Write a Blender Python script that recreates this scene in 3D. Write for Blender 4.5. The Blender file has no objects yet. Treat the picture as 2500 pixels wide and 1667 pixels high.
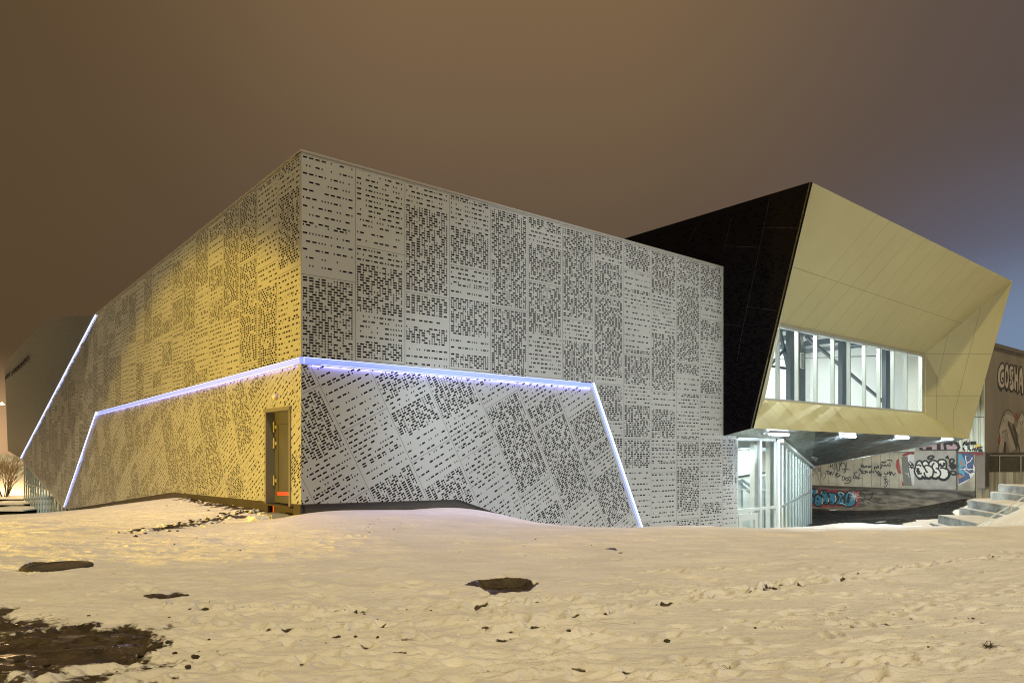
import bpy, bmesh, math, random
import numpy as np
from mathutils import Vector, Matrix
R = math.radians
random.seed(7); rng = np.random.RandomState(7)
S = bpy.context.scene
COL = S.collection

# ---------------------------------------------------------------- camera
FPX, CX, HY = 1755.0, 1250.0, 1103.0      # focal length in px, centre, horizon row (of a 2500 px wide frame)
cd = bpy.data.cameras.new('camera'); cam = bpy.data.objects.new('camera', cd); COL.objects.link(cam)
cd.sensor_width = 36.0; cd.lens = 36.0*FPX/2500.0
cd.shift_y = (HY-833.5)/2500.0; cd.clip_start = 0.1; cd.clip_end = 3000
cam.location = (0, 0, 0); cam.rotation_euler = (R(90), 0, 0)
S.camera = cam

# ---------------------------------------------------------------- view
S.view_settings.view_transform = 'Standard'; S.view_settings.look = 'None'
S.view_settings.exposure = 0; S.view_settings.gamma = 1
S.cycles.max_bounces = 6; S.cycles.diffuse_bounces = 3; S.cycles.glossy_bounces = 3
S.cycles.transparent_max_bounces = 12; S.cycles.transmission_bounces = 4
S.cycles.caustics_reflective = False; S.cycles.caustics_refractive = False
S.cycles.sample_clamp_indirect = 4.0
S.cycles.use_denoising = True; S.cycles.denoising_input_passes = 'RGB_ALBEDO_NORMAL'; S.cycles.denoising_prefilter = 'NONE'; S.cycles.filter_width = 1.1

def lin(r, g, b):
    f = lambda c: (c/255/12.92) if c/255 <= .04045 else ((c/255+.055)/1.055)**2.4
    return (f(r), f(g), f(b), 1)

# ---------------------------------------------------------------- night sky glow
W = bpy.data.worlds.new('World'); S.world = W; W.use_nodes = True
wt = W.node_tree; wt.nodes.clear()
def wn(t, **k):
    n = wt.nodes.new(t)
    for a, v in k.items(): setattr(n, a, v)
    return n
wl = wt.links.new
wo = wn('ShaderNodeOutputWorld'); bg = wn('ShaderNodeBackground'); tc = wn('ShaderNodeTexCoord')
sp = wn('ShaderNodeSeparateXYZ'); wl(tc.outputs['Generated'], sp.inputs[0])
def wmap(sock, a, b, c=0, d=1):
    n = wn('ShaderNodeMapRange', interpolation_type='SMOOTHSTEP'); wl(sock, n.inputs[0])
    n.inputs[1].default_value = a; n.inputs[2].default_value = b; n.inputs[3].default_value = c; n.inputs[4].default_value = d
    return n.outputs[0]
def wmul(a, b):
    n = wn('ShaderNodeMath', operation='MULTIPLY'); wl(a, n.inputs[0]); wl(b, n.inputs[1]); return n.outputs[0]
def wmix(f, a, b):
    n = wn('ShaderNodeMix', data_type='RGBA'); wl(f, n.inputs[0])
    for s, v in ((n.inputs[6], a), (n.inputs[7], b)):
        if isinstance(v, tuple): s.default_value = v
        else: wl(v, s)
    return n.outputs[2]
X, Z = sp.outputs['X'], sp.outputs['Z']
c0 = wmix(wmap(Z, 0.16, 0.62), lin(89, 74, 61), lin(122, 98, 70))          # brown overcast, brighter higher up
c1 = wmix(wmap(X, -0.10, -0.62), c0, lin(88, 69, 47))                        # darker to the far left
c2 = wmix(wmap(X, 0.12, 0.60), c1, lin(87, 75, 71))                         # purple grey to the right
fb = wmul(wmap(X, 0.28, 0.62), wmap(Z, 0.40, 0.06))
c3 = wmix(fb, c2, lin(108, 119, 148))                                       # cold blue glow low on the right
c3 = wmix(wmul(wmap(X, 0.40, 0.58), wmap(Z, 0.25, 0.12)), c3, lin(119, 138, 165))
fg = wmul(wmap(X, -0.50, -0.60), wmap(Z, 0.12, 0.01))
c4 = wmix(fg, c3, lin(222, 176, 128))                                       # street glow low on the left
nz = wn('ShaderNodeTexNoise'); nz.inputs['Scale'].default_value = 1.6; nz.inputs['Detail'].default_value = 3
wl(tc.outputs['Generated'], nz.inputs['Vector'])
hs = wn('ShaderNodeHueSaturation'); wl(c4, hs.inputs['Color']); wl(wmap(nz.outputs[0], .3, .7, .94, 1.06), hs.inputs['Value'])
wl(hs.outputs[0], bg.inputs[0]); bg.inputs[1].default_value = 1.0; wl(bg.outputs[0], wo.inputs[0])

# ---------------------------------------------------------------- lights
def lamp(name, typ, loc, target, energy, color, **k):
    d = bpy.data.lights.new(name, typ); d.energy = energy; d.color = color
    for a, v in k.items(): setattr(d, a, v)
    o = bpy.data.objects.new(name, d); COL.objects.link(o); o.location = loc
    o.rotation_euler = (Vector(target)-Vector(loc)).to_track_quat('-Z', 'Y').to_euler()
    return o
lamp('street_glow_fill', 'SUN', (3, -27, 40), (0, 0, 0), 2.05, (1.0, .79, .39), angle=R(2.5))  # directional fill added in place of general street glow
lamp('sodium_street_light', 'SPOT', (-18, 8, -.9), (-18+5.13, 8+7.4, -.9-4.33), 15800, (1.0, .60, .035), spot_size=R(102), spot_blend=.13, shadow_soft_size=.25)
lamp('unseen_yard_light', 'SPOT', (24, 12, 2.8), (14.5, 31.5, .5), 2700, (.86, .93, 1.0), spot_size=R(84), spot_blend=.8, shadow_soft_size=.4)
lamp('unseen_yard_light', 'SPOT', (11.5, 12, 2.4), (3.8, 23.4, .4), 3600, (.76, .91, 1.0), spot_size=R(80), spot_blend=.5, shadow_soft_size=.4)  # unseen cool fill, added to make the right facade paler and colder
lamp('unseen_yard_light', 'SPOT', (19.3, 40.2, -1.3), (24.5, 48.5, -.9), 2600, (.98, 1.0, .92), spot_size=R(140), spot_blend=.6, shadow_soft_size=.3)  # unseen fill under the soffit, added to brighten the graffiti wall
lamp('sodium_street_light', 'SPOT', (-57, 54, 5.5), (-47, 67, -3), 9000, (1.0, .66, .28), spot_size=R(55), spot_blend=.8, shadow_soft_size=.3)
lamp('street_light', 'SPOT', (16, -4, 7), (9, 6.5, -1.6), 2300, (.74, .86, 1.0), spot_size=R(70), spot_blend=1.0, shadow_soft_size=.3)

# ---------------------------------------------------------------- materials
MATS = {}
def mat(name, color, rough=.6, metal=0.0, noise=None, bump=None, emit=None, emit_s=1, spec=.5, extra=None):
    """noise=(scale, amount, stretch xyz) darkens/lightens the colour; bump=(scale, strength, stretch)"""
    if name in MATS: return MATS[name]
    m = bpy.data.materials.new(name); m.use_nodes = True; t = m.node_tree; b = t.nodes['Principled BSDF']
    b.inputs['Base Color'].default_value = (*color[:3], 1); b.inputs['Roughness'].default_value = rough
    b.inputs['Metallic'].default_value = metal; b.inputs['Specular IOR Level'].default_value = spec
    if emit: b.inputs['Emission Color'].default_value = (*emit[:3], 1); b.inputs['Emission Strength'].default_value = emit_s
    co = t.nodes.new('ShaderNodeTexCoord')
    def nt(scale, stretch, detail=6):
        mp = t.nodes.new('ShaderNodeMapping'); mp.inputs['Scale'].default_value = stretch
        t.links.new(co.outputs['Object'], mp.inputs[0])
        n = t.nodes.new('ShaderNodeTexNoise'); n.inputs['Scale'].default_value = scale; n.inputs['Detail'].default_value = detail
        t.links.new(mp.outputs[0], n.inputs['Vector']); return n.outputs[0]
    if noise:
        sc, am, st = noise; n = nt(sc, st)
        mx = t.nodes.new('ShaderNodeMix'); mx.data_type = 'RGBA'
        mr = t.nodes.new('ShaderNodeMapRange'); mr.inputs[1].default_value = .32; mr.inputs[2].default_value = .68
        t.links.new(n, mr.inputs[0]); t.links.new(mr.outputs[0], mx.inputs[0])
        mx.inputs[6].default_value = (*[c*(1-am) for c in color[:3]], 1)
        mx.inputs[7].default_value = (*[min(1, c*(1+am)) for c in color[:3]], 1)
        t.links.new(mx.outputs[2], b.inputs['Base Color'])
        rr = t.nodes.new('ShaderNodeMapRange'); rr.inputs[3].default_value = rough*.8; rr.inputs[4].default_value = min(1, rough*1.2)
        t.links.new(n, rr.inputs[0]); t.links.new(rr.outputs[0], b.inputs['Roughness'])
    if bump:
        sc, sg, st = bump; n = nt(sc, st)
        bp = t.nodes.new('ShaderNodeBump'); bp.inputs['Strength'].default_value = sg; bp.inputs['Distance'].default_value = .02
        t.links.new(n, bp.inputs['Height']); t.links.new(bp.outputs[0], b.inputs['Normal'])
    MATS[name] = m; return m
def glassmat(name, tint, refl=.12, rough=0.0):
    m = bpy.data.materials.new(name); m.use_nodes = True; t = m.node_tree; t.nodes.clear()
    o = t.nodes.new('ShaderNodeOutputMaterial'); a = t.nodes.new('ShaderNodeBsdfTransparent'); g = t.nodes.new('ShaderNodeBsdfGlossy')
    a.inputs[0].default_value = (*tint, 1); g.inputs['Roughness'].default_value = rough
    lw = t.nodes.new('ShaderNodeFresnel'); lw.inputs[0].default_value = 1.5
    mr = t.nodes.new('ShaderNodeMath'); mr.operation = 'ADD'; mr.inputs[1].default_value = refl; mr.use_clamp = True
    x = t.nodes.new('ShaderNodeMixShader'); t.links.new(lw.outputs[0], mr.inputs[0]); t.links.new(mr.outputs[0], x.inputs[0])
    t.links.new(a.outputs[0], x.inputs[1]); t.links.new(g.outputs[0], x.inputs[2]); t.links.new(x.outputs[0], o.inputs[0])
    return m
one = (1, 1, 1)
M_PANEL = mat('perforated_aluminium', (.385, .40, .41), .45, .15, noise=(.35, .06, one))
M_DARK = mat('dark_backing', (.006, .006, .0065), .9, spec=.1)
M_CAP = mat('cap_metal', (.40, .385, .36), .4, .3)
M_PLINTH = mat('plinth_dark', (.05, .042, .035), .6, 0, noise=(2, .25, one))
M_BLACK = mat('black_panel', (.0045, .004, .0055), .8, 0, spec=.05)
M_GOLD = mat('champagne_panel', (.49, .475, .29), .45, .25, noise=(.5, .05, one))
M_JOINT = mat('joint_dark', (.16, .14, .09), .7)
M_DOOR = mat('door_paint', (.095, .095, .10), .42, .2, noise=(3, .08, one))
M_DOORLINE = mat('door_line_dark', (.05, .04, .03), .7)  # dark brown for panel groove, threshold and drip edge
M_STEEL = mat('steel', (.55, .55, .54), .3, .9)
M_RED = mat('red_reflection', (.9, .06, .03), .35, 0, emit=(1, .07, .02), emit_s=.55)  # car light reflection put into the colour, with a weak glow
M_LEDB = mat('led_diffuser', (.3, .35, .8), .4, 0, emit=(.25, .34, .98), emit_s=.85)
M_LEDW = mat('led_tube', (.9, .9, 1), .3, 0, emit=(.58, .68, 1.0), emit_s=1.7)
M_TUBE = mat('lamp_tube', (.9, .95, 1), .3, 0, emit=(.80, .90, 1.0), emit_s=30)
M_FRAME = mat('window_frame', (.55, .60, .60), .4, .4)
M_WHITE = mat('interior_white', (.80, .82, .80), .7)
M_CREAM = mat('interior_column', (.78, .80, .74), .6)
M_GREYST = mat('interior_steel', (.06, .075, .08), .5, .3)
M_BEAM = mat('interior_beam', (.35, .40, .42), .5)
M_GLASS = glassmat('window_glass', (.97, 1.0, .985), .02)
M_GLASST = glassmat('green_glass', (.62, .80, .76), .10)
M_GLASSL = glassmat('left_glass', (.62, .80, .86), .22)
M_CONC = mat('old_concrete', (.27, .265, .225), .9, 0, noise=(.9, .35, one), bump=(7, .5, one))
M_CONCG = mat('grey_concrete', (.25, .255, .25), .9, 0, noise=(1.6, .18, one), bump=(9, .4, one))
M_CONCD = mat('stained_concrete', (.115, .105, .088), .95, 0, noise=(1.1, .7, (1, 1, 4)), bump=(6, .6, one))
M_CONCB = mat('building_concrete', (.17, .155, .143), .9, 0, noise=(.6, .16, (1, 1, .4)), bump=(8, .3, one))
M_BOARD = mat('board_marked_concrete', (.24, .23, .19), .9, 0, noise=(2.0, .45, (3, 3, .12)), bump=(4, .7, (4, 4, .2)))
M_STEP = mat('step_concrete', (.40, .44, .44), .8, 0, noise=(1.2, .40, (1, 1, 1.4)), bump=(8, .3, one))
M_CORR = mat('corrugated_sheet', (.44, .50, .46), .5, .2, noise=(.8, .12, (1, 1, .2)))
M_SNOWP = mat('snow_plain', (.80, .80, .82), .8, 0, noise=(2.5, .06, one), bump=(6, .5, one))
M_INK = mat('spray_black', (.022, .024, .028), .75)
M_INKG = mat('spray_faint', (.11, .11, .10), .85)
M_CHROME = mat('spray_silver', (.46, .48, .47), .55, 0, noise=(3, .1, one))
M_BLUE = mat('spray_teal', (.03, .16, .26), .6, 0, noise=(3, .25, one))
M_NAVY = mat('spray_navy', (.022, .05, .14), .6, 0, noise=(2.2, .45, one))
M_SKYB = mat('spray_lightblue', (.05, .22, .34), .6)
M_SWHITE = mat('spray_white', (.48, .51, .53), .7, 0, noise=(3, .12, one))
M_SRED = mat('spray_red', (.20, .04, .042), .7, 0, noise=(4, .4, one))
M_SPINK = mat('spray_pink', (.32, .24, .29), .7, 0, noise=(2, .15, (1, 1, 6)))
M_SOR = mat('spray_orange', (.34, .14, .07), .7)
M_SYEL = mat('spray_yellow', (.52, .42, .10), .7)
M_SGOSH = mat('spray_pale', (.36, .325, .31), .8, 0, noise=(2, .1, one))
M_BARK = mat('bark', (.10, .075, .045), .9, 0, noise=(6, .3, one))
M_WELL = mat('well_ring', (.045, .036, .025), .85, 0, noise=(6, .3, one), bump=(14, .6, one))
M_POLE = mat('pole', (.2, .2, .2), .5, .5)
M_SODIUM = mat('sodium_lamp', (1, .8, .5), .4, 0, emit=(1, .72, .35), emit_s=9)
M_CLOD = mat('earth_clod', (.045, .035, .024), .95, 0, noise=(9, .4, one))

# far cladding: too fine to cut, a woven dot pattern in the sheet itself
M_FARP = bpy.data.materials.new('far_perforated_sheet'); M_FARP.use_nodes = True
_t = M_FARP.node_tree; _b = _t.nodes['Principled BSDF']; _b.inputs['Roughness'].default_value = .38; _b.inputs['Metallic'].default_value = .3
_c = _t.nodes.new('ShaderNodeTexCoord'); _m = _t.nodes.new('ShaderNodeMapping'); _m.inputs['Scale'].default_value = (1, 1, .55)
_n = _t.nodes.new('ShaderNodeTexNoise'); _n.inputs['Scale'].default_value = 12; _n.inputs['Detail'].default_value = 5
_r = _t.nodes.new('ShaderNodeValToRGB'); _r.color_ramp.elements[0].position = .42; _r.color_ramp.elements[0].color = (.05, .042, .035, 1)
_r.color_ramp.elements[1].position = .60; _r.color_ramp.elements[1].color = (.095, .083, .072, 1)
_t.links.new(_c.outputs['Object'], _m.inputs[0]); _t.links.new(_m.outputs[0], _n.inputs['Vector'])
_t.links.new(_n.outputs[0], _r.inputs[0]); _t.links.new(_r.outputs[0], _b.inputs['Base Color'])

# soffit: dark rippled glossy sheet
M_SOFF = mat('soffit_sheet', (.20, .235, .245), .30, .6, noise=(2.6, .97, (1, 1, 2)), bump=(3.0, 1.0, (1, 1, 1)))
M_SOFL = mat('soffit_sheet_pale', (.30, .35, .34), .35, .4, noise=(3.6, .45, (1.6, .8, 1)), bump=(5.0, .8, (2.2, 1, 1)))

# ---------------------------------------------------------------- object helpers
def link(name, verts, faces, m, parent=None, smooth=False, mats=None, fm=None):
    me = bpy.data.meshes.new(name); me.from_pydata([tuple(v) for v in verts], [], faces)
    for x in (mats or [m]): me.materials.append(x)
    if fm: me.polygons.foreach_set('material_index', fm)
    if smooth: me.polygons.foreach_set('use_smooth', [True]*len(faces))
    me.update(); o = bpy.data.objects.new(name, me); COL.objects.link(o)
    if parent: o.parent = parent
    return o
def tag(o, label=None, cat=None, group=None, kind=None):
    for k, v in (('label', label), ('category', cat), ('group', group), ('kind', kind)):
        if v: o[k] = v
    return o
def root(name, loc, label, cat, group=None):
    o = bpy.data.objects.new(name, None); COL.objects.link(o); o.location = loc; o.empty_display_size = .3
    tag(o, label, cat, group); o['_o'] = tuple(loc); return o
class MB:
    """collects shapes in world space, links them as one mesh relative to the parent empty"""
    def __init__(s): s.v = []; s.f = []; s.m = []; s.mi = 0
    def poly(s, pts):
        n = len(s.v); s.v += [Vector(p) for p in pts]; s.f.append(tuple(range(n, n+len(pts)))); s.m.append(s.mi); return s
    def prism(s, pts, d):
        """closed prism: polygon pts swept by vector d"""
        d = Vector(d); n = len(s.v); k = len(pts)
        s.v += [Vector(p) for p in pts] + [Vector(p)+d for p in pts]
        s.f.append(tuple(range(n, n+k))[::-1]); s.f.append(tuple(range(n+k, n+2*k)))
        for i in range(k):
            j = (i+1) % k; s.f.append((n+i, n+j, n+k+j, n+k+i))
        s.m += [s.mi]*(k+2); return s
    def box(s, o, a, b, c):
        o, a, b, c = map(Vector, (o, a, b, c)); return s.prism([o, o+a, o+a+b, o+b], c)
    def tube(s, pts, r, n=6, cap=True):
        pts = [Vector(p) for p in pts]; rs = r if isinstance(r, (list, tuple)) else [r]*len(pts)
        b = len(s.v)
        for i, p in enumerate(pts):
            d = (pts[min(i+1, len(pts)-1)]-pts[max(i-1, 0)]).normalized()
            q = d.cross(Vector((0, 0, 1)) if abs(d.z) < .9 else Vector((1, 0, 0))).normalized(); w = d.cross(q)
            for k in range(n):
                a = 2*math.pi*k/n; s.v.append(p+(q*math.cos(a)+w*math.sin(a))*rs[i])
        for i in range(len(pts)-1):
            for k in range(n):
                j = (k+1) % n; s.f.append((b+i*n+k, b+i*n+j, b+(i+1)*n+j, b+(i+1)*n+k)); s.m.append(s.mi)
        if cap:
            s.f.append(tuple(b+k for k in range(n))[::-1]); s.f.append(tuple(b+(len(pts)-1)*n+k for k in range(n))); s.m += [s.mi]*2
        return s
    def build(s, name, m, parent=None, smooth=False):
        ms = m if isinstance(m, list) else [m]
        off = Vector((0, 0, 0)); p = parent
        while p is not None: off += Vector(p.location); p = p.parent
        return link(name, [v-off for v in s.v], s.f, ms[0], parent, smooth, ms, s.m)

# ---------------------------------------------------------------- frame of the hall
C0 = Vector((-4.84, 16.5, 0)); RD = Vector((.773, .634, 0)); LD = Vector((-.634, .773, 0))
NR = Vector((.634, -.773, 0)); NL = Vector((-.773, -.634, 0))      # outward normals of the right and the left face
UP = Vector((0, 0, 1))
def ray(px, py): return Vector(((px-CX)/FPX, 1.0, (HY-py)/FPX))
def onplane(px, py, p0, n):
    d = ray(px, py); return d*(Vector(p0).dot(n)/d.dot(n))
def RF(px, py):      # pixel -> (t, z) on the right face
    q = onplane(px, py, C0, NR)-C0; return q.dot(RD), q.z
def LF(px, py):
    q = onplane(px, py, C0, NL)-C0; return q.dot(LD), q.z
def rp(t, z, s=0): return C0+RD*t+NR*s+UP*z
def lp(t, z, s=0): return C0+LD*t+NL*s+UP*z
TOP = 6.89
hall = root('exhibition_hall', (-4.84, 16.5, -1.4), 'angular hall clad in perforated metal panels with blue light strips and a gold framed window', 'building')

# ---------------------------------------------------------------- perforated cladding, real holes
def clip(poly, conv):
    out = poly; k = len(conv)
    for i in range(k):
        ax, ay = conv[i]; bx, by = conv[(i+1) % k]; ex, ey = bx-ax, by-ay
        res = []; n = len(out)
        if n == 0: return []
        ds = [ex*(p[1]-ay)-ey*(p[0]-ax) for p in out]
        for j in range(n):
            p, q, dp, dq = out[j], out[(j+1) % n], ds[j], ds[(j+1) % n]
            if dp >= 0: res.append(p)
            if (dp >= 0) != (dq >= 0):
                w = dp/(dp-dq); res.append((p[0]+(q[0]-p[0])*w, p[1]+(q[1]-p[1])*w))
        out = res
    return out
def ccw(poly):
    a = sum(poly[i][0]*poly[(i+1) % len(poly)][1]-poly[(i+1) % len(poly)][0]*poly[i][1] for i in range(len(poly)))
    return poly if a > 0 else poly[::-1]
PW, PH, CU, RV, HS, G = 1.3725, 2.77, .0762, .0622, .038, .008
def perf(polys, to3, ang, u0, seams, seed, dense=.34, sty=None):
    """polys: convex pieces in (h,z); grid turned by ang; seams(k) -> a row joint height for column k"""
    rnd = random.Random(seed); mb = MB(); ca, sa = math.cos(ang), math.sin(ang)
    polys = [ccw(p) for p in polys]
    pts = [(h*ca+z*sa, -h*sa+z*ca) for p in polys for h, z in p]
    umin, umax = min(p[0] for p in pts), max(p[0] for p in pts); vmin, vmax = min(p[1] for p in pts), max(p[1] for p in pts)
    def emit(a, b, c, d, sel):
        if b-a < .002 or d-c < .002: return
        q = [(u*ca-v*sa, u*sa+v*ca) for u, v in ((a, c), (b, c), (b, d), (a, d))]
        for pol, inside in sel:
            r = q if inside else clip(q, pol)
            if len(r) >= 3: mb.poly([to3(h, z) for h, z in r])
    k = math.floor((umin-u0)/PW)
    while u0+k*PW < umax:
        a, b = u0+k*PW+G/2, u0+(k+1)*PW-G/2; v0 = seams(k)
        j = math.floor((vmin-v0)/PH)
        while v0+j*PH < vmax:
            c, d = v0+j*PH+G/2, v0+(j+1)*PH-G/2; j += 1
            cor = [(u*ca-v*sa, u*sa+v*ca) for u, v in ((a, c), (b, c), (b, d), (a, d))]
            sel = []
            for pol in polys:
                r = clip(cor, pol)
                if len(r) >= 3:
                    ins = all((pol[(i+1) % len(pol)][0]-pol[i][0])*(y-pol[i][1])-(pol[(i+1) % len(pol)][1]-pol[i][1])*(x-pol[i][0]) >= -1e-9 for i in range(len(pol)) for x, y in cor)
                    sel.append((pol, ins))
            style = rnd.random()
            if sty: style = sty(k, j-1, style)
            nr = int((d-c-.06)/RV); cur = c; row = 0; band = 0; mode = 0
            if not sel: continue
            base = d
            # rows run from the top down in bands: dense, every second row, every third row
            rows = []; r = 0
            while r < nr:
                if style < dense: mode = rnd.choice((0, 0, 0, 1, 0))
                elif style < .5+dense*.5: mode = rnd.choice((0, 1, 0, 0, 2, 1))
                else: mode = rnd.choice((1, 2, 2, 1, 0))
                ln = rnd.randint(5, 15)
                for q in range(ln):
                    if r >= nr: break
                    if mode == 0 or q % (mode+1) == 0: rows.append((r, mode))
                    r += 1
            hi = d
            for r, md in rows:
                yt = d-.045-r*RV; yb = yt-HS
                emit(a, b, yt, hi, sel); hi = yb
                x = a+.030; last = a; cidx = 0; pb = (.42, .37) if md == 0 else (.34, .32)
                nc = 17
                while cidx < nc:
                    w = rnd.random(); x = a+.036+cidx*CU
                    if w < pb[0] and cidx < nc-1:
                        emit(last, x, yb, yt, sel); last = x+CU+HS*.85; cidx += 2
                    elif w < pb[0]+pb[1]:
                        emit(last, x, yb, yt, sel); last = x+HS*.85; cidx += 1
                    else: cidx += 1
                    last = min(last, b-.012)
                emit(last, b, yb, yt, sel)
            emit(a, b, c, hi, sel)
        k += 1
    return mb
# right face, upright panels
t_led, z_led = RF(1452, 935); t_foot, z_foot = RF(1571, 1287)
led_k = (t_foot-t_led)/(z_led-z_foot)                     # horizontal run per metre of drop of the slanted strip
LEDT, LEDBm = 2.20, 2.03
rz = {0: 4.09, 1: 4.99, 2: 4.07, 3: 4.98, 4: 4.06, 5: 4.97, 6: 4.05, 7: 4.93, 8: 5.97, 9: 4.83, 10: 5.93, 11: 4.85, 12: 3.66}
tz = -4.6
up_r = [[(0, LEDT), (t_led, LEDT-.03), (t_led, TOP), (0, TOP)],
        [(t_led, LEDT-.03), (t_led+led_k*(LEDT-tz), tz), (16.52, tz), (16.52, TOP), (t_led, TOP)],
        [(16.52, tz), (17.40, tz), (17.40, .70), (16.52, .60)]]
def sty_r(k, j, d):
    if k in (0, 1) and j >= 0: return .97
    if k == 0: return .1
    if k == 1: return .75
    if k in (2, 3) and j == -1: return .75
    if k == 8 and j == -1: return .98
    if k >= 8 and j <= -2-(k % 2 == 0): return .97
    return .1 if d < .66 else .55 if d < .93 else .72
mb = perf(up_r, lambda h, z: rp(h, z), 0, 0.0, lambda k: rz.get(k, 4.0), 11, .62, sty_r)
o = mb.build('perforated_cladding', M_PANEL, hall); tag(o, 'upright grey perforated panels of the right facade')
# right face, panels turned with the slanted strip
lw = .19
lo_r = [[(0, -1.20), (4.4, -1.27), (4.4, LEDBm-.01), (0, LEDBm)],
        [(4.4, -1.27), (6.55, -1.99), (12.4, -3.95), (t_led-lw+led_k*(LEDT+3.95)-.02, -3.95), (t_led-lw+led_k*.2, LEDBm-.03), (4.4, LEDBm-.01)]]
rs = {-1: 1.175, 0: -.049, 1: -1.58, 2: -2.25, 3: -1.37, 4: -2.71, 5: -4.19}
A27 = R(27.2)
mb = perf(lo_r, lambda h, z: rp(h, z), A27, 1.115, lambda k: rs.get(k, -3.3+.7*((k*7) % 4)), 23, .34, lambda k, j, d: .05 if (k, j) in ((3, -1), (5, -1), (4, -1), (2, -2), (-1, 0)) else .6+.4*d)
o = mb.build('perforated_cladding', M_PANEL, hall); tag(o, 'grey perforated panels turned at an angle under the right light strip')
# left face: h = -t
P1t, P1z = 25.3, TOP
P2t, P2z = LF(50, 1118); L2t, L2z = LF(155, 1236); B2z = LF(234, 1005)[1]
zb = lambda t: LEDT+(B2z-LEDT)*t/25.3
up_l = [[(0, TOP), (0, zb(0)), (-25.3, zb(25.3)), (-25.3, TOP)],
        [(-25.3, TOP), (-25.3, B2z+.02), (-L2t-.15, L2z), (-P2t+.3, P2z)]]
mb = perf(up_l, lambda h, z: lp(-h, z), 0, -.02, lambda k: 3.9+1.4*((k*5) % 7)/7, 31, .6)
o = mb.build('perforated_cladding', M_PANEL, hall); tag(o, 'upright perforated panels of the left facade lit yellow')
dt0, dt1, dzt, dzb = .577, 2.20, 1.02, -1.27
lo_l = [[(0, -1.20), (0, LEDBm), (-dt0, zb(dt0)-.17), (-dt0, -1.22)],
        [(-dt0, dzt), (-dt0, zb(dt0)-.17), (-dt1, zb(dt1)-.17), (-dt1, dzt)],
        [(-dt1, -1.25), (-dt1, zb(dt1)-.17), (-11.0, zb(11)-.17), (-11.0, -1.40)],
        [(-11.0, -1.40), (-11.0, zb(11)-.17), (-25.3, zb(25.3)-.17), (-L2t+.15, L2z), (-34.4, -3.44)]]
mb = perf(lo_l, lambda h, z: lp(-h, z), A27, .35, lambda k: -.6+2.77*((k*3) % 7)/7, 47, .5)
o = mb.build('perforated_cladding', M_PANEL, hall); tag(o, 'perforated panels turned at an angle beside the grey door')

# core walls behind the sheets, roof, plinth
IN = .13
mb = MB()
def core(pts3, n): mb.prism(pts3, Vector(n)*-.25)
core([rp(-.0+IN, -5.5, -IN), rp(17.38, -5.5, -IN), rp(17.38, .55, -IN), rp(16.58, .55, -IN), rp(16.58, TOP-.06, -IN), rp(IN, TOP-.06, -IN)], NR)
core([lp(IN, -5.5, -IN), lp(dt0-.02, -5.5, -IN), lp(dt0-.02, TOP-.06, -IN), lp(IN, TOP-.06, -IN)], NL)
core([lp(dt0-.02, dzt+.02, -IN), lp(dt1+.02, dzt+.02, -IN), lp(dt1+.02, TOP-.06, -IN), lp(dt0-.02, TOP-.06, -IN)], NL)
core([lp(dt1+.02, -5.5, -IN), lp(L2t, -5.5, -IN), lp(L2t, L2z, -IN), lp(P2t, P2z, -IN), lp(25.3, TOP-.06, -IN), lp(dt1+.02, TOP-.06, -IN)], NL)
mb.build('wall', M_DARK, hall)
mb = MB()
mb.prism([rp(.4, 0, -.4)+UP*(TOP-.10), rp(16.5, 0, -.4)+UP*(TOP-.10), rp(16.5, 0, -24)+UP*(TOP-.10), rp(.4, 0, -24)+UP*(TOP-.10)], (0, 0, -.3))
mb.build('roof', M_PLINTH, hall)
mb = MB()
mb.box(rp(-.02, TOP, .02), RD*16.52, NR*-.34, (0, 0, .05))
mb.box(lp(.02, TOP, .02), LD*25.25, NL*-.34, (0, 0, .047))
mb.box(rp(0.0, TOP-.05, .004), RD*16.5, NR*-.02, (0, 0, .046))
mb.box(lp(0.0, TOP-.05, .004), LD*25.2, NL*-.02, (0, 0, .044))
mb.build('roof_edge', M_CAP, hall)
mb = MB()
mb.prism([rp(0.0, -1.24, -.05), rp(4.4, -1.29, -.05), rp(4.4, -5.5, -.05), rp(0.0, -5.5, -.05)], NR*-.07)
mb.prism([rp(4.402, -1.29, -.05), rp(6.55, -2.01, -.05), rp(12.4, -3.97, -.05), rp(12.4, -5.5, -.05), rp(4.402, -5.5, -.05)], NR*-.07)
mb.prism([lp(.05, -1.24, -.05), lp(dt0, -1.26, -.05), lp(dt0, -5.5, -.05), lp(.05, -5.5, -.05)], NL*-.07)
mb.prism([lp(dt1, -1.29, -.05), lp(11, -1.42, -.05), lp(34.4, -3.46, -.05), lp(34.4, -5.5, -.05), lp(dt1, -5.5, -.05)], NL*-.07)
mb.build('plinth', M_PLINTH, hall)
mb = MB()                                                    # folded flashing under the sheets
for a, b, f, n in ((rp(0, -1.21, .0), rp(4.4, -1.275), RD, NR), (rp(4.4, -1.275), rp(6.55, -2.0), RD, NR), (rp(6.55, -2.0), rp(12.4, -3.96), RD, NR),
                   (lp(0, -1.21), lp(dt0, -1.23), LD, NL), (lp(dt1, -1.26), lp(11, -1.405), LD, NL), (lp(11, -1.405), lp(34.4, -3.45), LD, NL)):
    mb.prism([a, b, b-UP*.02, a-UP*.02], n*-.05)
mb.build('drip_edge', M_DOORLINE, hall)

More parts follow.
